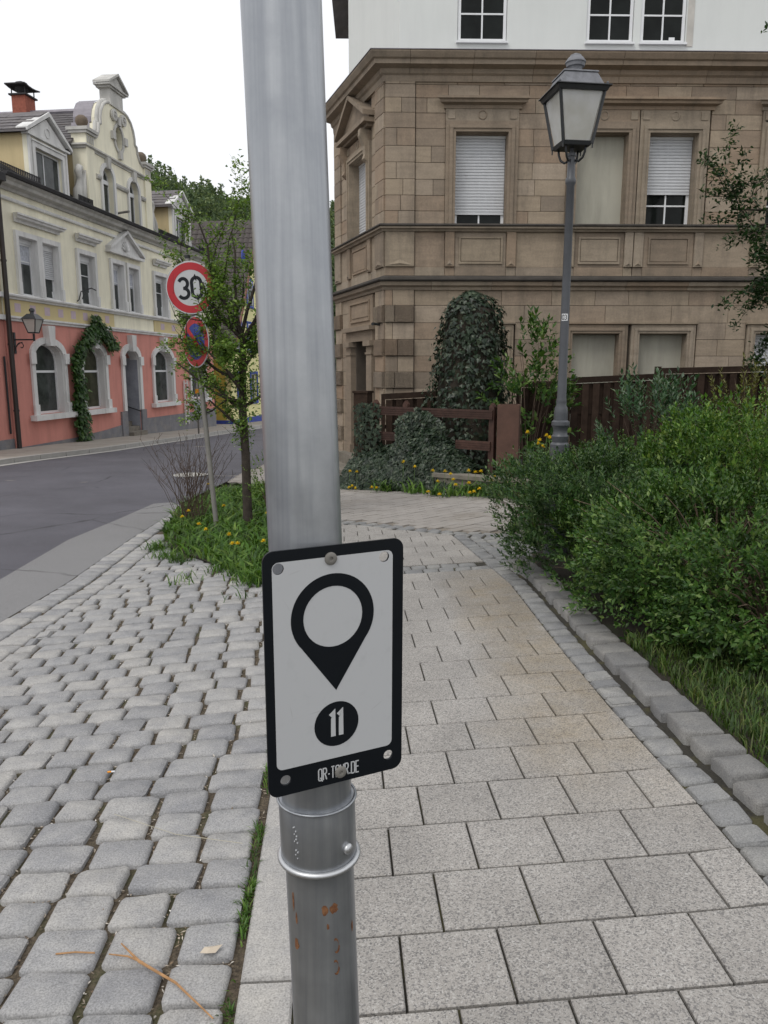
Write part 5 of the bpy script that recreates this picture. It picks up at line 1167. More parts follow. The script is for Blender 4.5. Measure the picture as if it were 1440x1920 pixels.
MB().lathe([(.035, 3.50), (.05, 3.56), (.05, 3.64), (.03, 3.70), (.03, 3.80)], 14).build('bulb', mat('bulb_yellowish', (.55, .50, .22), .5), lamp, smooth=True)
rf_ = MB(); frustum(rf_, (0, 0), .190, 3.844, .140, 3.955); frustum(rf_, (0, 0), .150, 3.957, .146, 3.968); rfo = rf_.build('lantern_roof', M['dustmetal'], lamp)
for k in range(4):
    t = R_(45 + 90*k); MB().lathe([(.010, 3.843), (.012, 3.857), (.006, 3.868)], 8, (.208*1.4142*math.cos(t)*.98, .208*1.4142*math.sin(t)*.98, 0)).build('roof_knob', M['iron'], rfo)
MB().lathe([(.085, 3.969), (.062, 3.985), (.055, 4.02), (.060, 4.03), (.075, 4.035), (.078, 4.06), (.086, 4.065), (.084, 4.075), (.062, 4.105), (.05, 4.112), (.045, 4.125), (.012, 4.14)], 22).build('finial', M['dustmetal'], rfo, smooth=True, auto=40)
def cyl(zc, x_off=0): return lambda x, z: (.0385*math.cos(R_(-90) + (x + x_off)/.0385), .0385*math.sin(R_(-90) + (x + x_off)/.0385), z)
st = MB(); f = cyl(0, -.016); n = 10; zz0, zz1 = 1.972, 2.032
st.add([f(-.028 + .056*i/n, zz0) for i in range(n+1)] + [f(-.028 + .056*i/n, zz1) for i in range(n+1)], [(i, i+1, i+n+2, i+n+1) for i in range(n)])
sto = st.build('number_sticker', M['pvc'], lamp); dg = MB(); write(dg, '03', -.022, 1.982, .040, .78, .0068, 0, lambda x, z: tuple(Vector(f(x, z))*Vector((1.012, 1.012, 1)) if False else (f(x, z)[0]*1.014, f(x, z)[1]*1.014, z))); dg.build('sticker_digits', M['black'], sto, recalc=False)

# ------------------------------------------------------------------ leaning traffic sign post with its two round signs
SY = 9.45
tp = D(352, 488, SY); bt = D(405, 930, SY); bt.z = gz(bt.x, SY) - .1
dirv = (tp - bt).normalized(); tp2 = tp + dirv*.02
post = thing('sign_post', 'leaning dull grey traffic sign post in the planted island', 'post', bt)
MB().tube([(0, 0, 0), tp2 - bt], .031, 16).build('tube', M['galv_dull'], post, smooth=True, auto=40); MB().tube([tp2 - bt, tp2 - bt + dirv*.035], .034, 12).build('cap', M['iron_black'], post)
def disc_sign(name, label, c, yaw, roll, build):
    Mx = Matrix.Translation(c) @ Matrix.Rotation(yaw, 4, 'Z') @ Matrix.Rotation(roll, 4, 'Y')
    t = thing(name, label, 'traffic sign', M=Mx)
    link('plate', plate_mesh('plate', circ(0, 0, .30, 48), [], -.002, .004), M['sign_white'], t)
    MB().tube([(.30*math.cos(2*math.pi*i/48), .002, .30*math.sin(2*math.pi*i/48)) for i in range(49)], .0045, 6, caps=False).build('rim', M['sign_back'], t)
    link('backing', plate_mesh('backing', circ(0, 0, .296, 40), [], .0045, .006), M['sign_back'], t)
    MB().box(-.05, .05, .006, .05, -.03, .03).build('clamp', M['galv_dull'], t)
    build(t); return t
def b30(t):
    link('red_ring', plate_mesh('red_ring', circ(0, 0, .288, 48), [circ(0, 0, .205, 48)], -.0045, -.003), M['sign_red'], t)
    m = MB(); h = .225; w = (.5 + .68)*h; write(m, '30', -.137, -h/2, h, .98, .038, -.0045); m.build('digits', M['black'], t, recalc=False)
def bno(t):
    link('blue_disc', plate_mesh('blue_disc', circ(0, 0, .215, 44), [], -.0040, -.003), M['sign_blue'], t); link('red_ring', plate_mesh('red_ring', circ(0, 0, .288, 48), [circ(0, 0, .212, 48)], -.0050, -.003), M['sign_red'], t)
    a = .148; m = MB(); ribbon(m, [(-a, a), (a, -a)], .058, -.0058); m.build('red_bar', M['sign_red'], t, recalc=False)
def on_post(z): k = (z - bt.z)/dirv.z; return bt + dirv*k
lean = math.atan2(dirv.x, dirv.z)
c30 = D(359, 540, SY - .06); c30y = Vector((c30.x, SY - .082, c30.z)); disc_sign('speed_limit_sign', 'round red-rimmed white sign with the number 30', c30y, R_(-4), lean, b30)
cno = D(368, 641, SY - .05); cno = Vector((cno.x, SY - .072, cno.z)); disc_sign('no_parking_sign', 'round blue sign with red rim and diagonal bar, half hidden by leaves', cno, R_(-47), lean, bno)
# bus stop pole across the road
bp = G(373, 818); bs = thing('bus_stop_pole', 'thin pole with diamond sign and timetable case in front of the salmon house', 'sign post', (bp.x, bp.y, gz(bp.x, bp.y) + .08))
bs.rotation_euler = (0, 0, R_(10)); MB().tube([(0, 0, 0), (0, 0, 2.75)], .032, 10).build('tube', M['galv_dull'], bs, smooth=True)
ds = MB().prism([(0, 2.05), (.30, 2.38), (0, 2.72), (-.30, 2.38)], -.05, -.035).build('diamond_plate', mat('sign_grey', (.10, .105, .11), .6), bs); MB().prism([(0, 2.09), (.265, 2.38), (0, 2.68), (-.265, 2.38)], -.053, -.051).build('diamond_face', mat('diamond_back_dark', (.07, .075, .08), .6), ds)
tt = MB().box(-.13, .15, -.07, -.034, .72, 1.28).build('timetable_case', M['sign_white'], bs); MB().box(-.10, .12, -.073, -.071, .78, 1.22).build('timetable_sheet', M['curtain'], tt)
MB().box(-.06, .06, -.05, -.034, 1.55, 1.72).build('orange_tag', M['orange'], bs)
MB().box(-.16, .16, -.05, -.034, 2.76, 3.2).build('notice', mat('notice_pink', (.55, .30, .32), .7), bs)
# ladder hung on the wall
ld_ = thing('wall_ladder', 'short pale ladder fixed upright to the salmon wall', 'ladder', (PO[0], PO[1], 0), a_p); l2 = MB()
for x in (11.48, 11.83): MB().box(x, x+.05, -.10, -.035, -.80, 1.08).build('rail', M['trim'], ld_)
for i in range(8): MB().box(11.531, 11.829, -.085, -.05, -.70 + i*.235, -.66 + i*.235).build('rung', M['trim'], ld_)

# ------------------------------------------------------------------ low wall, ivy fence, dark panel fence
FA, FB = Vector((-.21, 13.35)), Vector((1.66, 12.0)); fd = (FB - FA); FL = fd.length; fa = math.atan2(fd.y, fd.x)
lf = thing('low_wooden_fence', 'low brown fence of grooved rails overgrown by ivy', 'fence', (FA.x, FA.y, 0), fa)
def grooved(x0, x1, z0, z1):
    m = MB(); n = 8; dz = (z1-z0)/n; pts = []
    for i in range(n): pts += [(-.012 if i % 2 else -.020, z0 + i*dz), (-.012 if i % 2 else -.020, z0 + (i+1)*dz)]
    m.xprism([(.015, z0)] + pts[:] + [(.015, z1)], x0, x1); return m
grooved(-.02, FL+.03, .79, .93).build('rail', M['wood'], lf); grooved(.0, .62, .36, .50).build('rail', M['wood'], lf); grooved(FL-.62, FL, .30, .44).build('rail', M['wood'], lf)
for x in (.05, .68, FL-.0):
    MB().prism([(x-.045, -.4), (x+.045, -.4), (x+.045, .98), (x, 1.04), (x-.045, .98)], .016, .10).build('fence_post', M['wood'], lf)
ym = thing('yellow_marker', 'small orange-yellow tag on the ivy fence post', 'marker', (FA.x, FA.y, 0), fa); MB().box(.645, .715, .004, .0145, .46, .62).build('tag', M['orange'], ym); MB().box(.665, .695, .003, .0038, .56, .60).build('tag_mark', M['wood'], ym)
gp_ = thing('fence_box_post', 'thick square brown wooden box post at the right end of the fence', 'post', (1.93, 11.95, 0), R_(-14))
bx = MB()
for x0, x1, y0, y1 in ((-.165, .165, -.165, -.13), (-.165, .165, .13, .165), (-.165, -.13, -.13, .13), (.13, .165, -.13, .13)): bx.box(x0, x1, y0, y1, gz(1.9, 12)-.1, 1.02)
bx.build('boards', M['post_brown'], gp_); MB().box(-.13, .13, -.13, .13, .8, .97).build('earth_fill', M['soil'], gp_); MB().box(.10, .24, -.25, -.165, .10, .20).build('bracket', M['iron_black'], gp_)
g2 = thing('dark_gate_post', 'dark brown square gate post beside the stone house door', 'post', (-.38, 14.1, 0), R_(-20)); MB().box(-.13, .13, -.13, .13, gz(0, 14)-.2, 1.13).build('shaft', M['wood_dark'], g2); MB().box(-.15, .15, -.15, .15, 1.131, 1.17).build('cap', M['wood_dark'], g2)
wl_ = thing('low_garden_wall', 'low weathered concrete wall under the brown box post', 'wall', (1.35, 11.75, 0), R_(-34))
MB().box(-.6, 1.5, -.10, .10, gz(1.4, 11.8)-.15, -.11).build('wall_body', M['concrete'], wl_); MB().box(-.63, 1.55, -.14, .14, -.109, -.05).build('coping', M['concrete'], wl_)
def panel_fence(label, x0, x1, y, z0l, z0r, zt0, zt1):
    t = thing('garden_fence', label, 'fence', (x0, y, 0), 0, 'dark panels of the garden fence'); Wd = x1 - x0
    top = lambda x: zt0 + (zt1-zt0)*x/Wd
    zb_ = gz(x0, y) - .05
    m = MB(); m.prism([(0, top(0)-.10), (Wd, top(Wd)-.10), (Wd, top(Wd)), (0, top(0))], -.055, .03); m.build('top_rail', M['wood_dark'], t)
    for x in (0, Wd-.07): m = MB(); m.box(x, x+.07, -.05, .028, zb_, min(top(x), top(x+.07))-.10); m.build('stile', M['wood_dark'], t)
    x = .085; k = 0
    while x < Wd - .16:
        yy = (-.040, .004)[k % 2]; MB().box(x, x+.115, yy, yy+.018, zb_+.04, top(x)-.11).build('slat', M['wood_dark'], t); x += .092; k += 1
    m = MB(); zz = zt0 - .62; m.box(.07, Wd-.07, -.018, .002, zz, zz+.07).box(.07, Wd-.07, -.018, .002, .1, .17); m.build('cross_rail', M['wood_dark'], t)
panel_fence('dark brown fence panel behind the ivy, left end of the garden fence', -.05, 1.25, 13.9, 0, 0, 1.12, 1.19)
panel_fence('short dark fence panel half hidden behind the young elder bush', 2.3, 3.12, 13.5, 0, 0, 1.345, 1.355)
panel_fence('dark fence panel right behind the street lamp post', 3.16, 4.73, 13.5, 0, 0, 1.41, 1.48)
panel_fence('tall dark fence panel stepping up, furthest right', 4.78, 6.75, 13.5, 0, 0, 1.575, 1.62)
for i, (x, z) in enumerate(((3.14, 1.40), (4.755, 1.60))):
    fp = thing('fence_panel_post', ('dark post between two fence panels right of the elder bush', 'dark post where the garden fence steps up')[i], 'post', (x, 13.55, 0)); MB().box(-.045, .045, -.02, .07, gz(x, 13.5)-.1, z).build('shaft', M['wood_dark'], fp)
# ------------------------------------------------------------------ plants
def nrmz(v): return v/(np.linalg.norm(v, axis=1, keepdims=True) + 1e-9)
def shoots(cent, dirs, lens, nl, lsize, wr=.45, spread=.9, jit=.35):      # opposite leaves along straight shoots
    n = len(cent); d = nrmz(dirs); k = np.arange(nl); t = (k + .6)/nl
    pos = cent[:, None, :] + d[:, None, :]*(lens[:, None]*t[None])[..., None]
    side = nrmz(np.cross(d, rdir(n))); b2 = np.cross(d, side)
    ang = (k*2.4)[None] + RNG.uniform(0, 6.28, (n, 1)); out = side[:, None, :]*np.cos(ang)[..., None] + b2[:, None, :]*np.sin(ang)[..., None]
    ld = out*spread + d[:, None, :]*(.45 + .9*t[None, :, None]) + RNG.normal(size=(n, nl, 3))*jit*.5 + np.array([0, 0, .12])
    up = d[:, None, :]*.9 - out*.5 + np.array([0, 0, .6]); ls = lsize*RNG.uniform(.6, 1.3, (n, 1))*RNG.uniform(.55, 1.35, (n, nl))*(1 - .35*np.abs(t - .45)[None])
    return quads(pos.reshape(-1, 3), ld.reshape(-1, 3), up.reshape(-1, 3), ls.ravel(), (ls*wr*RNG.uniform(.8, 1.2, (n, nl))).ravel())
def shrub(name, label, cx, cy, rx, ry, h, n, lsize, m, seed, group=None, nl=12, slen=(.08, .2), lean=.55, z0=0., canes=40, wr=.45, flat=.0, lumps=9, cat='shrub', core=True, cane_m='twig', lowcut=.0, skirt=0):
    global RNG
    RNG = np.random.default_rng(seed); rr = random.Random(seed)
    bz = gz(cx, cy) + .03 + z0; t = thing(name, label, cat, (cx, cy, bz), 0, group)
    lc = rdir(lumps); lc[:, 2] = np.abs(lc[:, 2]); la = RNG.uniform(.05, .22, lumps)
    d = rdir(n*2); d[:, 2] = np.where(d[:, 2] < -.25, -d[:, 2], d[:, 2]); d = d[d[:, 2] > lowcut - .25][:n]; n = len(d)
    lum = 1 + np.sum(np.maximum(0, (d @ lc.T) - .72)/.28*la, axis=1) - .10
    rad = RNG.uniform(0, 1, n)**.33; rad = (.45 + .55*rad)*lum
    pos = d*rad[:, None]*np.array([rx, ry, h*.62]); pos[:, 2] += h*.40; pos[:, 2] = np.maximum(pos[:, 2], .03)
    if skirt:
        a_ = RNG.uniform(0, 6.28, skirt); r_ = RNG.uniform(.55, 1.02, skirt); dk = np.stack([np.cos(a_), np.sin(a_), np.full(skirt, -.15)], 1); pk = np.stack([rx*r_*np.cos(a_), ry*r_*np.sin(a_), RNG.uniform(.03, .42*h, skirt)], 1); pos = np.concatenate([pos, pk]); d = np.concatenate([d, dk]); n = len(pos)
    pp = pos*5.2 + seed; nz_ = np.sin(pp[:, 0] + 1.7*np.sin(pp[:, 1]*.8)) + np.sin(pp[:, 1]*1.1 + 1.3*np.sin(pp[:, 2]*1.2)) + np.sin(pp[:, 2]*1.4 + pp[:, 0]*.7)
    kp = (nz_ + RNG.normal(size=n)*.8 > -.55); pos, d = pos[kp], d[kp]; n = len(pos)
    sd = nrmz(d*np.array([1, 1, .8]) + np.array([0, 0, lean]) + RNG.normal(size=(n, 3))*.30)
    link('foliage', np_mesh('foliage', [shoots(pos, sd, RNG.uniform(*slen, n), nl, lsize, wr)]), m, t)
    c = MB()
    for i in range(canes):
        a = rr.uniform(0, 6.28); f = rr.uniform(.4, 1.05); e = Vector((rx*f*math.cos(a), ry*f*math.sin(a), h*rr.uniform(.25, 1.04))); b = Vector((rr.uniform(-.12, .12)*rx, rr.uniform(-.12, .12)*ry, -.05)); md = b.lerp(e, .55) + Vector((0, 0, h*rr.uniform(.02, .22)))
        c.tube([b, b.lerp(md, .5) + Vector((0, 0, .03)), md, md.lerp(e, .55) + Vector((0, 0, .02)), e], [.007, .006, .005, .0035, .002], 4)
    c.build('canes', M[cane_m], t, recalc=False); return t
BG = 'shrubs in the bed beside the footpath'
shrub('dark_shrub', 'dark green small-leaved shrub spilling over the sett edge, leftmost in the bed', 1.86, 6.30, .80, .90, .93, 3200, .040, M['leaf_dark'], 101, BG, 13, skirt=900)
shrub('low_shrub', 'low dark shrub with bare arching canes above the lawn patch', 2.22, 4.95, .92, .80, .80, 2700, .042, M['leaf_mid'], 102, BG, 11, slen=(.10, .24), canes=170, cane_m='cane', lean=.2, skirt=900)
shrub('bright_shrub', 'bright yellow-green leafy shrub in the middle of the bed', 2.95, 5.95, 1.0, .80, 1.17, 3300, .046, M['leaf_bright'], 103, BG, 12, slen=(.10, .22))
shrub('bright_shrub', 'bright green shrub at the right edge behind the low dark shrub', 3.95, 5.30, .95, 1.0, 1.22, 3400, .048, M['leaf_bright'], 104, BG, 12, slen=(.10, .24))
shrub('mid_shrub', 'mid green shrub directly behind the leftmost dark one, beside the lamp foot', 2.35, 7.35, .75, .7, .80, 1800, .042, M['leaf_mid'], 105, BG, 12)
shrub('drooping_shrub', 'dark drooping shrub with bare canes at the right frame edge above the lawn', 2.28, 4.22, .62, .58, .62, 1700, .042, M['leaf_mid'], 106, BG, 11, canes=110, cane_m='cane', lean=.1, skirt=800)
shrub('dark_shrub', 'small dark shrub overhanging the granite edging between the two big ones', 1.80, 5.45, .55, .62, .66, 1500, .042, M['leaf_mid'], 113, BG, 12, skirt=700)
shrub('mid_shrub', 'loose green shrub behind the bright ones towards the fence', 3.5, 7.3, 1.1, .7, 1.0, 2200, .044, M['leaf_bright'], 110, BG, 12)
shrub('glossy_shrub', 'upright shrub with pale glossy leaves in front of the dark fence', 2.95, 8.6, .60, .42, 1.60, 330, .075, M['leaf_glossy'], 107, BG, 14, slen=(.18, .36), lean=1.6, wr=.38, canes=26, lumps=5)
shrub('bronze_shrub', 'tall thin bronze-green shrub at the right in front of the fence', 3.95, 8.3, .50, .45, 1.66, 380, .055, M['leaf_brown'], 108, BG, 14, slen=(.16, .34), lean=1.4, wr=.30, canes=30, lumps=5)
shrub('bronze_shrub', 'bronze-green shrub cut by the right frame edge', 4.75, 7.9, .6, .5, 1.55, 420, .055, M['leaf_brown'], 109, BG, 14, slen=(.16, .34), lean=1.2, wr=.30, canes=30, lumps=5)
shrub('dry_shrub', 'brownish half-dry low shrub between box post and lamp', 1.75, 8.1, .55, .5, .62, 700, .024, leafmat('dry_leaf', (.05, .045, .025), (.11, .10, .05), (.16, .17, .07)), 111, BG, 9, canes=120)
shrub('elder_bush', 'young elder bush with fresh leaves right of the ivy column', 2.40, 12.75, .58, .40, 2.35, 270, .12, M['leaf_mid'], 112, None, 10, slen=(.2, .42), lean=.35, wr=.48, canes=22, lumps=6)

# ivy
IVP = np.array([(0, 0), (-.42, -.10), (-.50, .22), (-.26, .40), (0, 1), (.26, .40), (.50, .22), (.42, -.10)])
def ivy(cent, down, nor, size):
    n = len(cent); d = nrmz(down); nn = nrmz(nor); d = nrmz(d - nn*np.sum(d*nn, 1, keepdims=True)); s = np.cross(nn, d); k = len(IVP)
    v = cent[:, None, :] + (s[:, None, :]*IVP[None, :, :1] + d[:, None, :]*IVP[None, :, 1:])*size[:, None, None] - nn[:, None, :]*(np.abs(IVP[:, 0])**1.3*.35)[None, :, None]*size[:, None, None]
    i = np.arange(n)[:, None]*k; tri = np.array([(0, 1, 2), (0, 2, 3), (0, 3, 4), (0, 4, 5), (0, 5, 6), (0, 6, 7)]); f = (i[:, None, :] + tri[None]).reshape(-1, 3); return v.reshape(-1, 3), f
RNG = np.random.default_rng(55)
IC = (1.47, 13.35); iv = thing('ivy_column', 'tall rounded column of dark ivy in front of the stone wall', 'ivy', (IC[0], IC[1], gz(*IC)))
n = 5200; zt = RNG.random(n); an = RNG.uniform(0, 6.28, n); hh = 3.22
prf = np.interp(zt, [0, .2, .42, .6, .8, .9, .965, 1.], [.80, .70, .66, .60, .53, .46, .30, .03]); bump_ = 1 + .09*np.sin(an*3 + zt*9) + .07*np.sin(an*5 - zt*17)
r = prf*bump_*np.where(RNG.random(n) < .12, RNG.uniform(1.0, 1.17, n), RNG.uniform(.86, 1.05, n)); pos = np.stack([r*np.cos(an), r*np.sin(an)*.85, zt*hh], 1); nor = np.stack([np.cos(an), np.sin(an), .25 + np.maximum(0, zt-.85)*9], 1) + RNG.normal(size=(n, 3))*.35
link('foliage', np_mesh('ivy', [ivy(pos, np.array([0, 0, -1.]) + RNG.normal(size=(n, 3))*.4, nor, RNG.uniform(.045, .095, n))]), M['leaf_ivy'], iv)
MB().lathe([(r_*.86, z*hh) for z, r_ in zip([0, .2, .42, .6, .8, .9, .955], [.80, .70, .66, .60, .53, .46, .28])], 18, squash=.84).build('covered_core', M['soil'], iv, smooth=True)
n = 9500; s = RNG.uniform(-.38, 2.05, n); u = RNG.random(n)
fx = FA.x + (FB.x-FA.x)*s/FL; fy = FA.y + (FB.y-FA.y)*s/FL; nx_, ny_ = fd.y/FL, -fd.x/FL      # outward, towards the path
off = .62*(1 - u) - .06; env = np.interp(s, [-.38, 0, .5, .95, 1.35, 1.75, 2.05], [.42, .60, .66, 1.0, .92, .60, .36])
x = fx + nx_*off; y = fy + ny_*off; gzz = np.array([gz(a, b) for a, b in zip(x, y)])
z = gzz + env*(1 - (1-u)**2.2)*RNG.uniform(.86, 1.06, n) + .03*np.sin(x*9) + .02
nor = np.stack([nx_*(1.3 - u), ny_*(1.3 - u), .35 + .7*u], 1) + RNG.normal(size=(n, 3))*.35
n2 = 900; s2 = RNG.uniform(-.30, .12, n2); a2 = RNG.uniform(0, 6.28, n2); zz2 = RNG.uniform(-.3, .98, n2)      # ivy climbing the fence end
p2 = np.stack([FA.x + s2*.8 + .10*np.cos(a2), FA.y - s2*.5 + .10*np.sin(a2) - .05, zz2], 1); no2 = np.stack([np.cos(a2) - .2, np.sin(a2) - .8, .2*np.ones(n2)], 1)
n3 = 800; s3 = RNG.uniform(.55, 1.5, n3); zz3 = .30 + RNG.random(n3)*(.66 - .5*np.abs(s3 - 1.0)); p3 = np.stack([FA.x + (FB.x-FA.x)*s3/FL + nx_*.06, FA.y + (FB.y-FA.y)*s3/FL + ny_*.06, zz3], 1); no3 = np.tile([nx_, ny_, .3], (n3, 1)) + RNG.normal(size=(n3, 3))*.3
gi = link('ivy_ground_cover', np_mesh('ivy_cover', [ivy(np.stack([x, y, z], 1), np.stack([np.full(n, nx_), np.full(n, ny_), np.full(n, -.8)], 1) + RNG.normal(size=(n, 3))*.5, nor, RNG.uniform(.04, .085, n)), ivy(p2, np.array([0, 0, -1.]) + RNG.normal(size=(n2, 3))*.4, no2, RNG.uniform(.04, .08, n2)), ivy(p3, np.array([0, 0, -1.]) + RNG.normal(size=(n3, 3))*.4, no3, RNG.uniform(.04, .08, n3))]), M['leaf_ivy'])
tag(gi, 'dark ivy carpet smothering the foot of the low fence', 'ivy', kind='stuff')
# small dark ivy on the left fence panel
# climber on the salmon facade
cl_ = thing('climbing_vine', 'green vine climbing beside and over an arched window of the salmon house', 'vine', (PO[0], PO[1], 0), a_p)
path_ = [(2.75, -.85), (2.65, -.3), (2.55, .4), (2.60, 1.0), (2.50, 1.7), (2.75, 2.15), (3.2, 2.45), (3.75, 2.75), (4.2, 2.9), (4.9, 2.45), (5.2, 2.3)]; th_ = [.34, .34, .34, .26, .22, .26, .28, .36, .30, .34, .16]
pa = np.array(path_); seg = np.linalg.norm(np.diff(pa, axis=0), axis=1); cum = np.concatenate([[0], np.cumsum(seg)]); n = 2600; q = RNG.uniform(0, cum[-1], n); px_ = np.interp(q, cum, pa[:, 0]); pz_ = np.interp(q, cum, pa[:, 1]); tw = np.interp(q, cum, th_)
px_ += RNG.normal(size=n)*tw*.52; pz_ += RNG.normal(size=n)*tw*.35
k2 = 160; px_[:k2] = 3.95 + RNG.normal(size=k2)*.18; pz_[:k2] = RNG.uniform(2.7, 3.3, k2); py_ = -.10 - RNG.random(n)*.20
link('foliage', np_mesh('vine', [ivy(np.stack([px_, py_, pz_], 1), np.array([0, -.2, -1.]) + RNG.normal(size=(n, 3))*.45, np.array([0, -1., .35]) + RNG.normal(size=(n, 3))*.35, RNG.uniform(.09, .17, n))]), M['leaf_vine'], cl_)
m = MB(); m.tube([(a, -.06, b) for a, b in path_], [.05, .045, .04, .035, .03, .03, .025, .02, .02, .015, .01], 6); m.build('stem', M['bark'], cl_)

# trees
def grow(mb, tips, p, d, ln, r, depth, rr, up=.25, nseg=5, kids=(3, 5), wob=.28):
    pts = [Vector(p)]; rad = [r]; d = Vector(d).normalized()
    for i in range(nseg):
        d = (d + Vector((rr.uniform(-wob, wob), rr.uniform(-wob, wob), rr.uniform(-wob, wob)*.6 + up*.3))).normalized(); pts.append(pts[-1] + d*ln/nseg); rad.append(r*(1 - .62*(i+1)/nseg))
    mb.tube(pts, rad, 7 if depth > 1 else 5, caps=False)
    if depth <= 1:
        for a, b in zip(pts, pts[1:]): tips.append((a, b))
    if depth > 0:
        for k in range(rr.randint(*kids)):
            i = rr.randint(1, nseg); q = pts[i]; ax = (pts[i] - pts[i-1]).normalized(); s = ax.orthogonal().normalized(); s.rotate(Matrix.Rotation(rr.uniform(0, 6.28), 3, ax).to_quaternion()); nd = ax*.55 + s*.85 + Vector((0, 0, up))
            grow(mb, tips, q, nd, ln*rr.uniform(.42, .66), rad[i]*.62, depth-1, rr, up, max(3, nseg-1), kids, wob)
def leaf_on(tips, per, lsize, sp, wr=.6):
    A = np.array([a for a, b in tips]); B = np.array([b for a, b in tips]); n = len(A)*per; i = np.repeat(np.arange(len(A)), per); t = RNG.random(n)[:, None]
    c = A[i]*(1-t) + B[i]*t; keep = RNG.random(len(A)) < .86; c = c[keep[i]]; n = len(c)
    c = c + RNG.normal(size=(n, 3))*sp; d = rdir(n); d[:, 2] = d[:, 2]*.6 + .15; return quads(c, d, rdir(n)*.7 + np.array([0, 0, 1.]), RNG.uniform(.6, 1.25, n)*lsize, RNG.uniform(.6, 1.2, n)*lsize*wr)
rr = random.Random(21); RNG = np.random.default_rng(21)
TX, TY = -1.70, 9.42; tb = gz(TX, TY); tr_ = thing('young_tree', 'young hawthorn tree with sparse fresh leaves beside the speed sign', 'tree', (TX, TY, tb))
tm = MB(); tips = []
tm.tube([(0, 0, -.1), (.0, 0, .25), (.0, 0, .9), (-.02, 0, 1.5), (.0, .0, 2.0), (.02, 0, 2.35)], [.072, .058, .053, .048, .043, .036], 10, caps=False)
for z, ang, ln, el in ((1.25, 200, .55, .5), (1.45, 160, .95, .45), (1.5, 20, .6, .8), (1.62, 250, .6, .5), (1.75, 185, 1.0, .55), (1.9, 330, .6, .9), (2.0, 140, .8, .6), (2.1, 175, 1.05, .8), (2.2, 60, .7, .9), (2.2, 290, .6, .9), (2.3, 210, .8, 1.0), (2.35, 165, 1.35, 2.0), (2.35, 20, 1.5, 2.4), (2.35, 100, 1.35, 2.3), (2.3, 345, 1.5, 1.9), (2.3, 150, 1.2, 1.2), (1.55, 195, .95, .35), (1.7, 230, .8, .5)):
    a = R_(ang); grow(tm, tips, (0, 0, z), (math.cos(a), math.sin(a)*.8, el), ln, .024, 2, rr, .28, 5, (2, 4))
trunk = tm.build('trunk', M['bark'], tr_, smooth=True, recalc=False)
low = [((Vector((rr.uniform(-.10, .12), rr.uniform(-.12, .05), z))), Vector((rr.uniform(-.22, .24), rr.uniform(-.2, .1), z + rr.uniform(0, .2)))) for z in [rr.uniform(.95, 2.3) for _ in range(70)]]
tips = [(a, b) for a, b in tips if not (a.x < -.44 and 2.30 < a.z < 3.35 and a.y < .2)]
link('crown', np_mesh('crown', [leaf_on(tips, 21, .052, .036), leaf_on(low, 18, .05, .035)]), M['leaf_tree'], tr_)
# suckers at its foot
shrub('sucker_shoots', 'leafy suckers around the foot of the young tree', TX + .28, TY + .1, .30, .25, .95, 170, .038, M['leaf_tree'], 131, None, 9, slen=(.1, .25), lean=1.0, wr=.6, canes=14, lumps=4)
# overhanging tree at the right, its trunk outside the frame
ot = thing('overhanging_tree', 'dark leafy branches hanging into the picture at the right edge', 'tree', (7.15, 11.2, gz(7.15, 11.2))); om = MB(); tp_ = []
om.tube([(0, 0, -.2), (0, 0, 1.5), (-.1, 0, 3.0), (-.15, 0, 4.6), (-.1, 0, 6.0)], [.17, .15, .13, .10, .05], 10, caps=False)
for z, dx, dz_, ln in ((4.55, -1, .38, 2.0), (4.1, -1, -.12, 1.8), (3.75, -1, .12, 2.1), (3.4, -1, -.15, 1.55), (3.0, -1, .0, 1.45), (2.65, -1, -.08, 1.45), (5.0, -1, .5, 1.5), (4.0, -.3, .3, 1.5), (4.5, .8, .4, 1.6), (3.5, .9, .2, 1.6), (5.2, .2, .8, 1.5), (2.9, -.5, .1, 1.2)):
    grow(om, tp_, (-.1, 0, z), (dx, rr.uniform(-.35, .35), dz_), ln, .035, 2, rr, .02, 6, (3, 4), .2)
om.build('trunk', M['bark'], ot, smooth=True, recalc=False); link('crown', np_mesh('crown', [leaf_on(tp_, 24, .085, .05, .45)]), M['leaf_over'], ot)
# bare shrub by the sign post
bsx = D(350, 955, 10.0); bz_ = gz(bsx.x, 10.0); bs_ = thing('bare_shrub', 'leafless shrub of thin brown canes in front of the manhole', 'shrub', (bsx.x, 10.0, bz_)); rr = random.Random(5)
for i in range(64):
    a = rr.uniform(0, 6.28); sp_ = rr.uniform(.03, .62); h_ = rr.uniform(.65, 1.25); m = MB(); e = Vector((sp_*math.cos(a)*1.1 + .06, sp_*math.sin(a)*.6, h_)); b0 = Vector((rr.uniform(-.10, .22), rr.uniform(-.08, .08), -.02)); md = b0.lerp(e, .5) + Vector((rr.uniform(-.04, .04), rr.uniform(-.04, .04), .08)); m.tube([b0, md, e], [.0042, .003, .0016], 4)
    for _ in range(4):
        t = rr.uniform(.45, .95); q = md.lerp(e, (t-.45)/.5); s = Vector((rr.uniform(-.10, .10), rr.uniform(-.08, .08), rr.uniform(.05, .16))); m.tube([q, q + s*.5 + Vector((.006, 0, 0)), q + s], [.0024, .002, .0014], 3)
    m.build('cane', M['twig'], bs_, recalc=False)
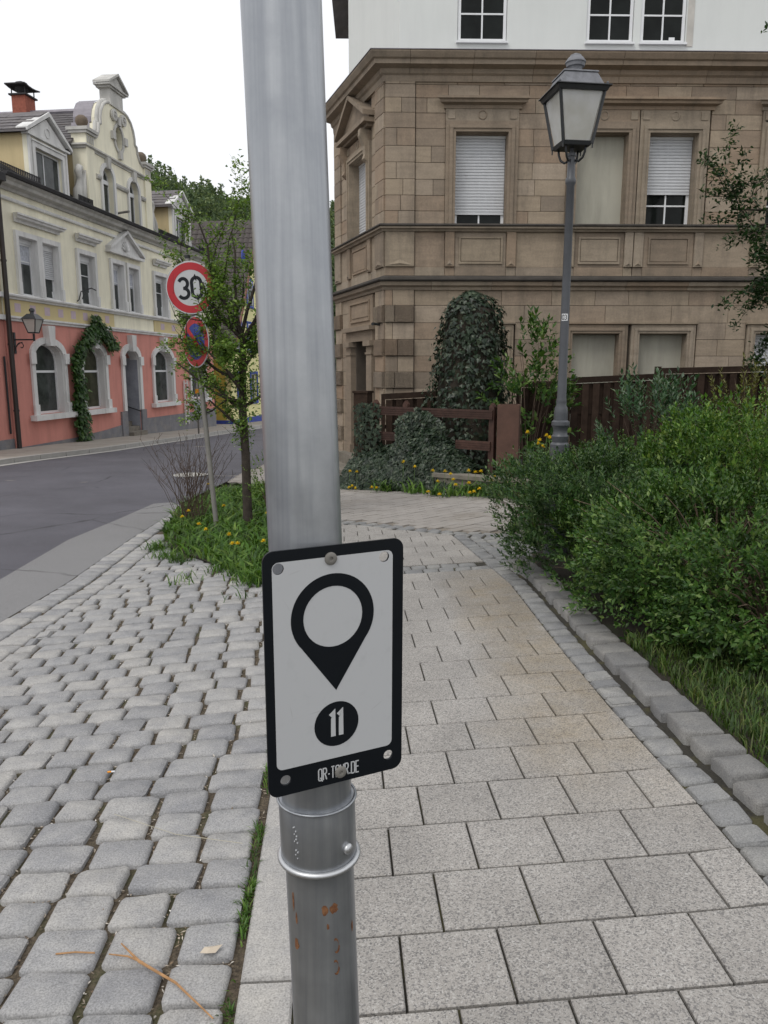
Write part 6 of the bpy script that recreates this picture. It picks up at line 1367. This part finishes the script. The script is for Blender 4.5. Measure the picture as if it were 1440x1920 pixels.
# grass and weeds
def blades(pts, hmin, hmax, wd, bend=.5):
    n = len(pts); a = RNG.uniform(0, 6.28, n); h_ = RNG.uniform(hmin, hmax, n); o = np.stack([np.cos(a), np.sin(a), np.zeros(n)], 1); s = np.stack([-np.sin(a), np.cos(a), np.zeros(n)], 1)*(wd*RNG.uniform(.6, 1.3, n))[:, None]; z = np.array([0, 0, 1.])
    m1 = pts + o*(h_*bend*.35)[:, None] + z*(h_*.62)[:, None]; tipp = pts + o*(h_*bend)[:, None] + z*(h_*RNG.uniform(.75, 1., n))[:, None]
    v = np.stack([pts - s*.5, pts + s*.5, m1 + s*.42, m1 - s*.42, tipp], 1).reshape(-1, 3); i = np.arange(n)[:, None]*5; f = (i[:, None, :] + np.array([(0, 1, 2), (0, 2, 3), (3, 2, 4)])[None]).reshape(-1, 3); return v, f
def scatter(poly, n):
    P = np.array(poly); out = []
    while len(out) < n:
        x = RNG.uniform(P[:, 0].min(), P[:, 0].max()); y = RNG.uniform(P[:, 1].min(), P[:, 1].max())
        if inside(x, y, poly): out.append((x, y, gz(x, y) + .01))
    return np.array(out)
RNG = np.random.default_rng(77)
isg = [blades(scatter(ISLAND, 5000), .04, .16, .009, .8), blades(scatter(ISLAND, 2400), .06, .18, .034, 1.3)]
tuft = []
for px, py, n in ((430, 1065, 160), (470, 1088, 200), (485, 1096, 120), (420, 1045, 120), (405, 1072, 40), (300, 1030, 160), (315, 1046, 120), (340, 1052, 120), (448, 1075, 120), (360, 1085, 14), (350, 1095, 10), (460, 1120, 12), (330, 1098, 8)):
    g_ = G(px, py); tuft.append(np.stack([g_.x + RNG.normal(size=n)*.07, g_.y + RNG.normal(size=n)*.07, np.full(n, g_.z)], 1))
isg.append(blades(np.concatenate(tuft), .04, .13, .010, 1.0))
tag(link('island_grass', np_mesh('island_grass', isg), M['grass']), 'lush grass and dandelion leaves filling the planted island', 'grass', kind='stuff')
bank = [(-.62, 13.05), (.30, 12.02), (1.0, 11.35), (1.85, 10.75), (2.4, 10.9), (1.9, 11.6), (1.1, 11.75), (.5, 12.3), (-.3, 13.2)]
right_lawn = [(1.50, 2.2), (1.49, 3.0), (1.47, 3.6), (1.44, 4.4), (3.2, 4.3), (3.6, 3.2), (3.2, 2.4)]
# low grass verge below the ivy
tag(link('verge_grass', np_mesh('verge_grass', [blades(np.concatenate([c_[None]*1 + np.stack([RNG.normal(size=34)*.10, RNG.normal(size=34)*.08, np.zeros(34)], 1) for c_ in scatter(bank, 26)]), .06, .24, .030, 1.2), blades(scatter(bank, 330), .03, .12, .009, .8)]), M['grass']), 'grass and dandelion leaves along the foot of the ivy and low wall', 'grass', kind='stuff')
tag(link('lawn_grass', np_mesh('lawn_grass', [blades(scatter(right_lawn, 16000), .04, .10, .006, .6)]), M['grass_dark']), 'short shaded lawn behind the granite edging at the lower right', 'grass', kind='stuff')
lampg = [(1.3, 8.0), (1.9, 7.6), (2.7, 8.6), (3.0, 10), (2.2, 10.5), (1.8, 9.4)]; tag(link('bed_weeds', np_mesh('bed_weeds', [blades(scatter(lampg, 900), .1, .35, .014, .7)]), M['grass']), 'weeds between the lamp foot and the box post', 'weeds', kind='stuff')
# moss and grass along the flush kerb
ys = RNG.uniform(1.4, 4.2, 1900); kx = np.array([XL(a) for a in ys]) - np.abs(RNG.normal(size=1900))*.016 - .004; kp = np.stack([kx, ys, np.array([gz(a, b) for a, b in zip(kx, ys)]) - .018], 1); dens = (np.sin(ys*6.3) + np.sin(ys*15.1 + 1) + RNG.normal(size=1900)*.5) > .2
tag(link('kerb_moss', np_mesh('kerb_moss', [blades(kp[dens], .012, .038, .005, .9)]), M['grass']), 'moss and tiny grass in the joint between cobbles and flush kerb', 'moss', kind='stuff')
# moss specks in the slab edge joints
# litter in the cobble joints
n = 11000; x = RNG.uniform(-2.3, -.42, n); y = 1.3 + RNG.random(n)**1.5*5; kk = x < np.array([XL(b) for b in y]) - .01; x, y = x[kk], y[kk]; n = len(x); z = np.array([gz(a, b) for a, b in zip(x, y)]) - .017; dl = rdir(n); dl[:, 2] *= .25
tag(link('joint_litter', np_mesh('joint_litter', [quads(np.stack([x, y, z], 1), dl, np.tile([0, 0, 1.], (n, 1)), RNG.uniform(.005, .022, n), RNG.uniform(.003, .008, n), .1)]), M['litter']), 'flecks of straw and bud scales in the cobble joints', 'litter', kind='stuff')
# dandelions
pet = NT('dandelion_petal'); pet.col(pet.ramp(pet.island(), [(0., (.72, .50, .005)), (1., (.88, .70, .03))])); pet.rough(.7)
def dandelion(x, y, ztop, label, group, rad=.040):
    z0_ = gz(x, y); t = thing('dandelion', label, 'flower', (x, y, z0_), 0, group); h_ = max(.05, ztop - z0_)
    MB().tube([(random.uniform(-.03, .03), random.uniform(-.02, .02), 0), (random.uniform(-.01, .01), 0, h_*.55), (0, 0, h_)], .0028, 5).build('stem', M['stem'], t)
    n = 64; a = RNG.uniform(0, 6.28, n); e = RNG.uniform(-.1, 1.4, n); d = np.stack([np.cos(a)*np.cos(e), np.sin(a)*np.cos(e) - .25, np.sin(e)*.9], 1); link('flower_head', np_mesh('head', [quads(np.tile([0, 0, h_ - .004], (n, 1)), d, np.tile([0, 0, 1.], (n, 1)) + d*.1, np.full(n, rad)*RNG.uniform(.85, 1.15, n), np.full(n, .009), .0)]), pet.m, t)
for cx, cy, Yv in ((65, 97, 12.9), (118, 100, 12.7), (80, 207, 12.85), (58, 225, 12.75), (105, 224, 12.6), (229, 217, 12.3), (263, 220, 12.25), (466, 27, 12.25), (551, 63, 12.1), (686, 92, 11.75), (778, 97, 11.5), (818, 117, 11.45), (840, 158, 11.35), (725, 173, 11.5), (858, 198, 11.2), (957, 184, 11.1), (955, 93, 11.2), (1006, 103, 11.2), (1047, 98, 11.2), (1145, 140, 10.9), (1124, 164, 10.9), (1230, 180, 10.7), (1036, 228, 10.95), (962, 256, 10.95), (994, 250, 10.95), (650, 250, 11.4), (737, 270, 11.2)):
    q = D(640 + cx/4, 860 + cy/4, Yv)
    lb = ('yellow dandelion at the left end of the ivy beside the stone house step' if cx < 130 else 'yellow dandelion on the paving edge below the ivy, left of centre' if cx < 300 else 'yellow dandelion poking out high in the ivy carpet' if cx < 600 else 'yellow dandelion lying low on the paver edge in front of the leaf clump' if cy > 220 else 'yellow dandelion standing in front of the low concrete wall coping' if cx > 940 else 'yellow dandelion standing in the leaf clump left of the low concrete wall')
    dandelion(q.x, q.y, q.z, lb, 'dandelions below the ivy fence')
for cx, cy, Yv in ((1080, 355, 11.2), (978, 494, 9.6), (946, 524, 9.2), (1162, 467, 9.6), (1033, 562, 8.7), (1190, 615, 8.0), (1233, 663, 7.6), (1368, 650, 7.7), (1388, 503, 9.3), (1068, 590, 8.3), (1207, 662, 7.6)):
    q = D(cx/2.769, 780 + cy/2.769, Yv); lb = 'yellow dandelion beside the leaning sign post foot' if cx == 1080 else 'yellow dandelion at the road side of the planted island' if cx < 1000 else 'yellow dandelion at the right side of the island next to the steel post' if cx > 1300 else 'yellow dandelion behind the others near the young tree foot' if cx == 1162 else 'yellow dandelion in the front grass of the planted island'
    dandelion(q.x, q.y, q.z, lb, 'dandelions in the island', .032)
for px, py, Yv in ((1025, 817, 8.6), (1012, 826, 8.6), (1031, 821, 8.5), (1010, 832, 8.7), (989, 811, 8.9), (1018, 838, 8.5)):
    q = D(px, py, Yv); dandelion(q.x, q.y, q.z, 'yellow dandelion between the box post and the lamp', 'dandelions beside the lamp', .034)
# loose straw, dry leaf, cigarette end on the cobbles
a, b, c, d = G(228, 1776), G(262, 1810), G(330, 1850), G(400, 1915); stw = thing('dry_forked_stalk', 'dry orange-brown forked stalk lying on the cobbles near the kerb', 'stalk', (b.x, b.y, b.z)); up_ = Vector((0, 0, .012))
MB().tube([a - b + up_, Vector((0, 0, .012)), c - b + up_, d - b + Vector((0, 0, .008))], [.0022, .0042, .0036, .002], 6).build('main_stem', M['straw'], stw); e_ = G(205, 1796); MB().tube([e_ - b + up_, (G(240, 1800) - b) + up_, Vector((.01, -.004, .013))], [.0018, .0026, .003], 6).build('fork', M['straw'], stw)
e_ = G(105, 1792); f_ = G(178, 1790); st2 = thing('dry_twig', 'thin dry brown stem in the joint left of the forked stalk', 'stalk', e_); MB().tube([(0, 0, .006), (f_ - e_)*.5 + Vector((0, 0, .010)), f_ - e_ + Vector((0, 0, .006))], .0025, 5).build('stem', M['straw'], st2)
a, b = G(215, 1532), G(455, 1587); gs = thing('grass_straw', 'long pale bent straw lying across the cobbles', 'straw', a); md = G(330, 1570); MB().tube([(0, 0, .012), md - a + Vector((0, 0, .012)), b - a + Vector((0, 0, .012))], .0012, 4).build('stem', mat('pale_straw', (.40, .37, .28), .8), gs)
q = G(208, 1451); cg = thing('cigarette_end', 'orange and white cigarette end on a cobble', 'cigarette end', (q.x, q.y, q.z + .010), R_(12)); me = MB(); me.tube([(-.014, 0, 0), (.002, 0, 0)], .0038, 8).build('filter', M['orange'], cg); MB().tube([(.0021, 0, 0), (.016, 0, 0)], .0037, 8).build('paper', M['pvc'], cg)
q = G(395, 1790); dlf = thing('dry_leaf', 'pale crumpled dry leaf on a cobble beside the kerb', 'leaf', (q.x, q.y, q.z + .010), R_(20)); nn_ = 9
MB().add([(-.03, 0, .004), (-.015, .012, .010), (.01, .014, .004), (.035, .002, .012), (.012, -.012, .002), (-.012, -.013, .008), (0, 0, .012)], [(0, 1, 6), (1, 2, 6), (2, 3, 6), (3, 4, 6), (4, 5, 6), (5, 0, 6)]).build('blade', mat('dry_leaf_pale', (.50, .43, .34), .9), dlf, recalc=False)
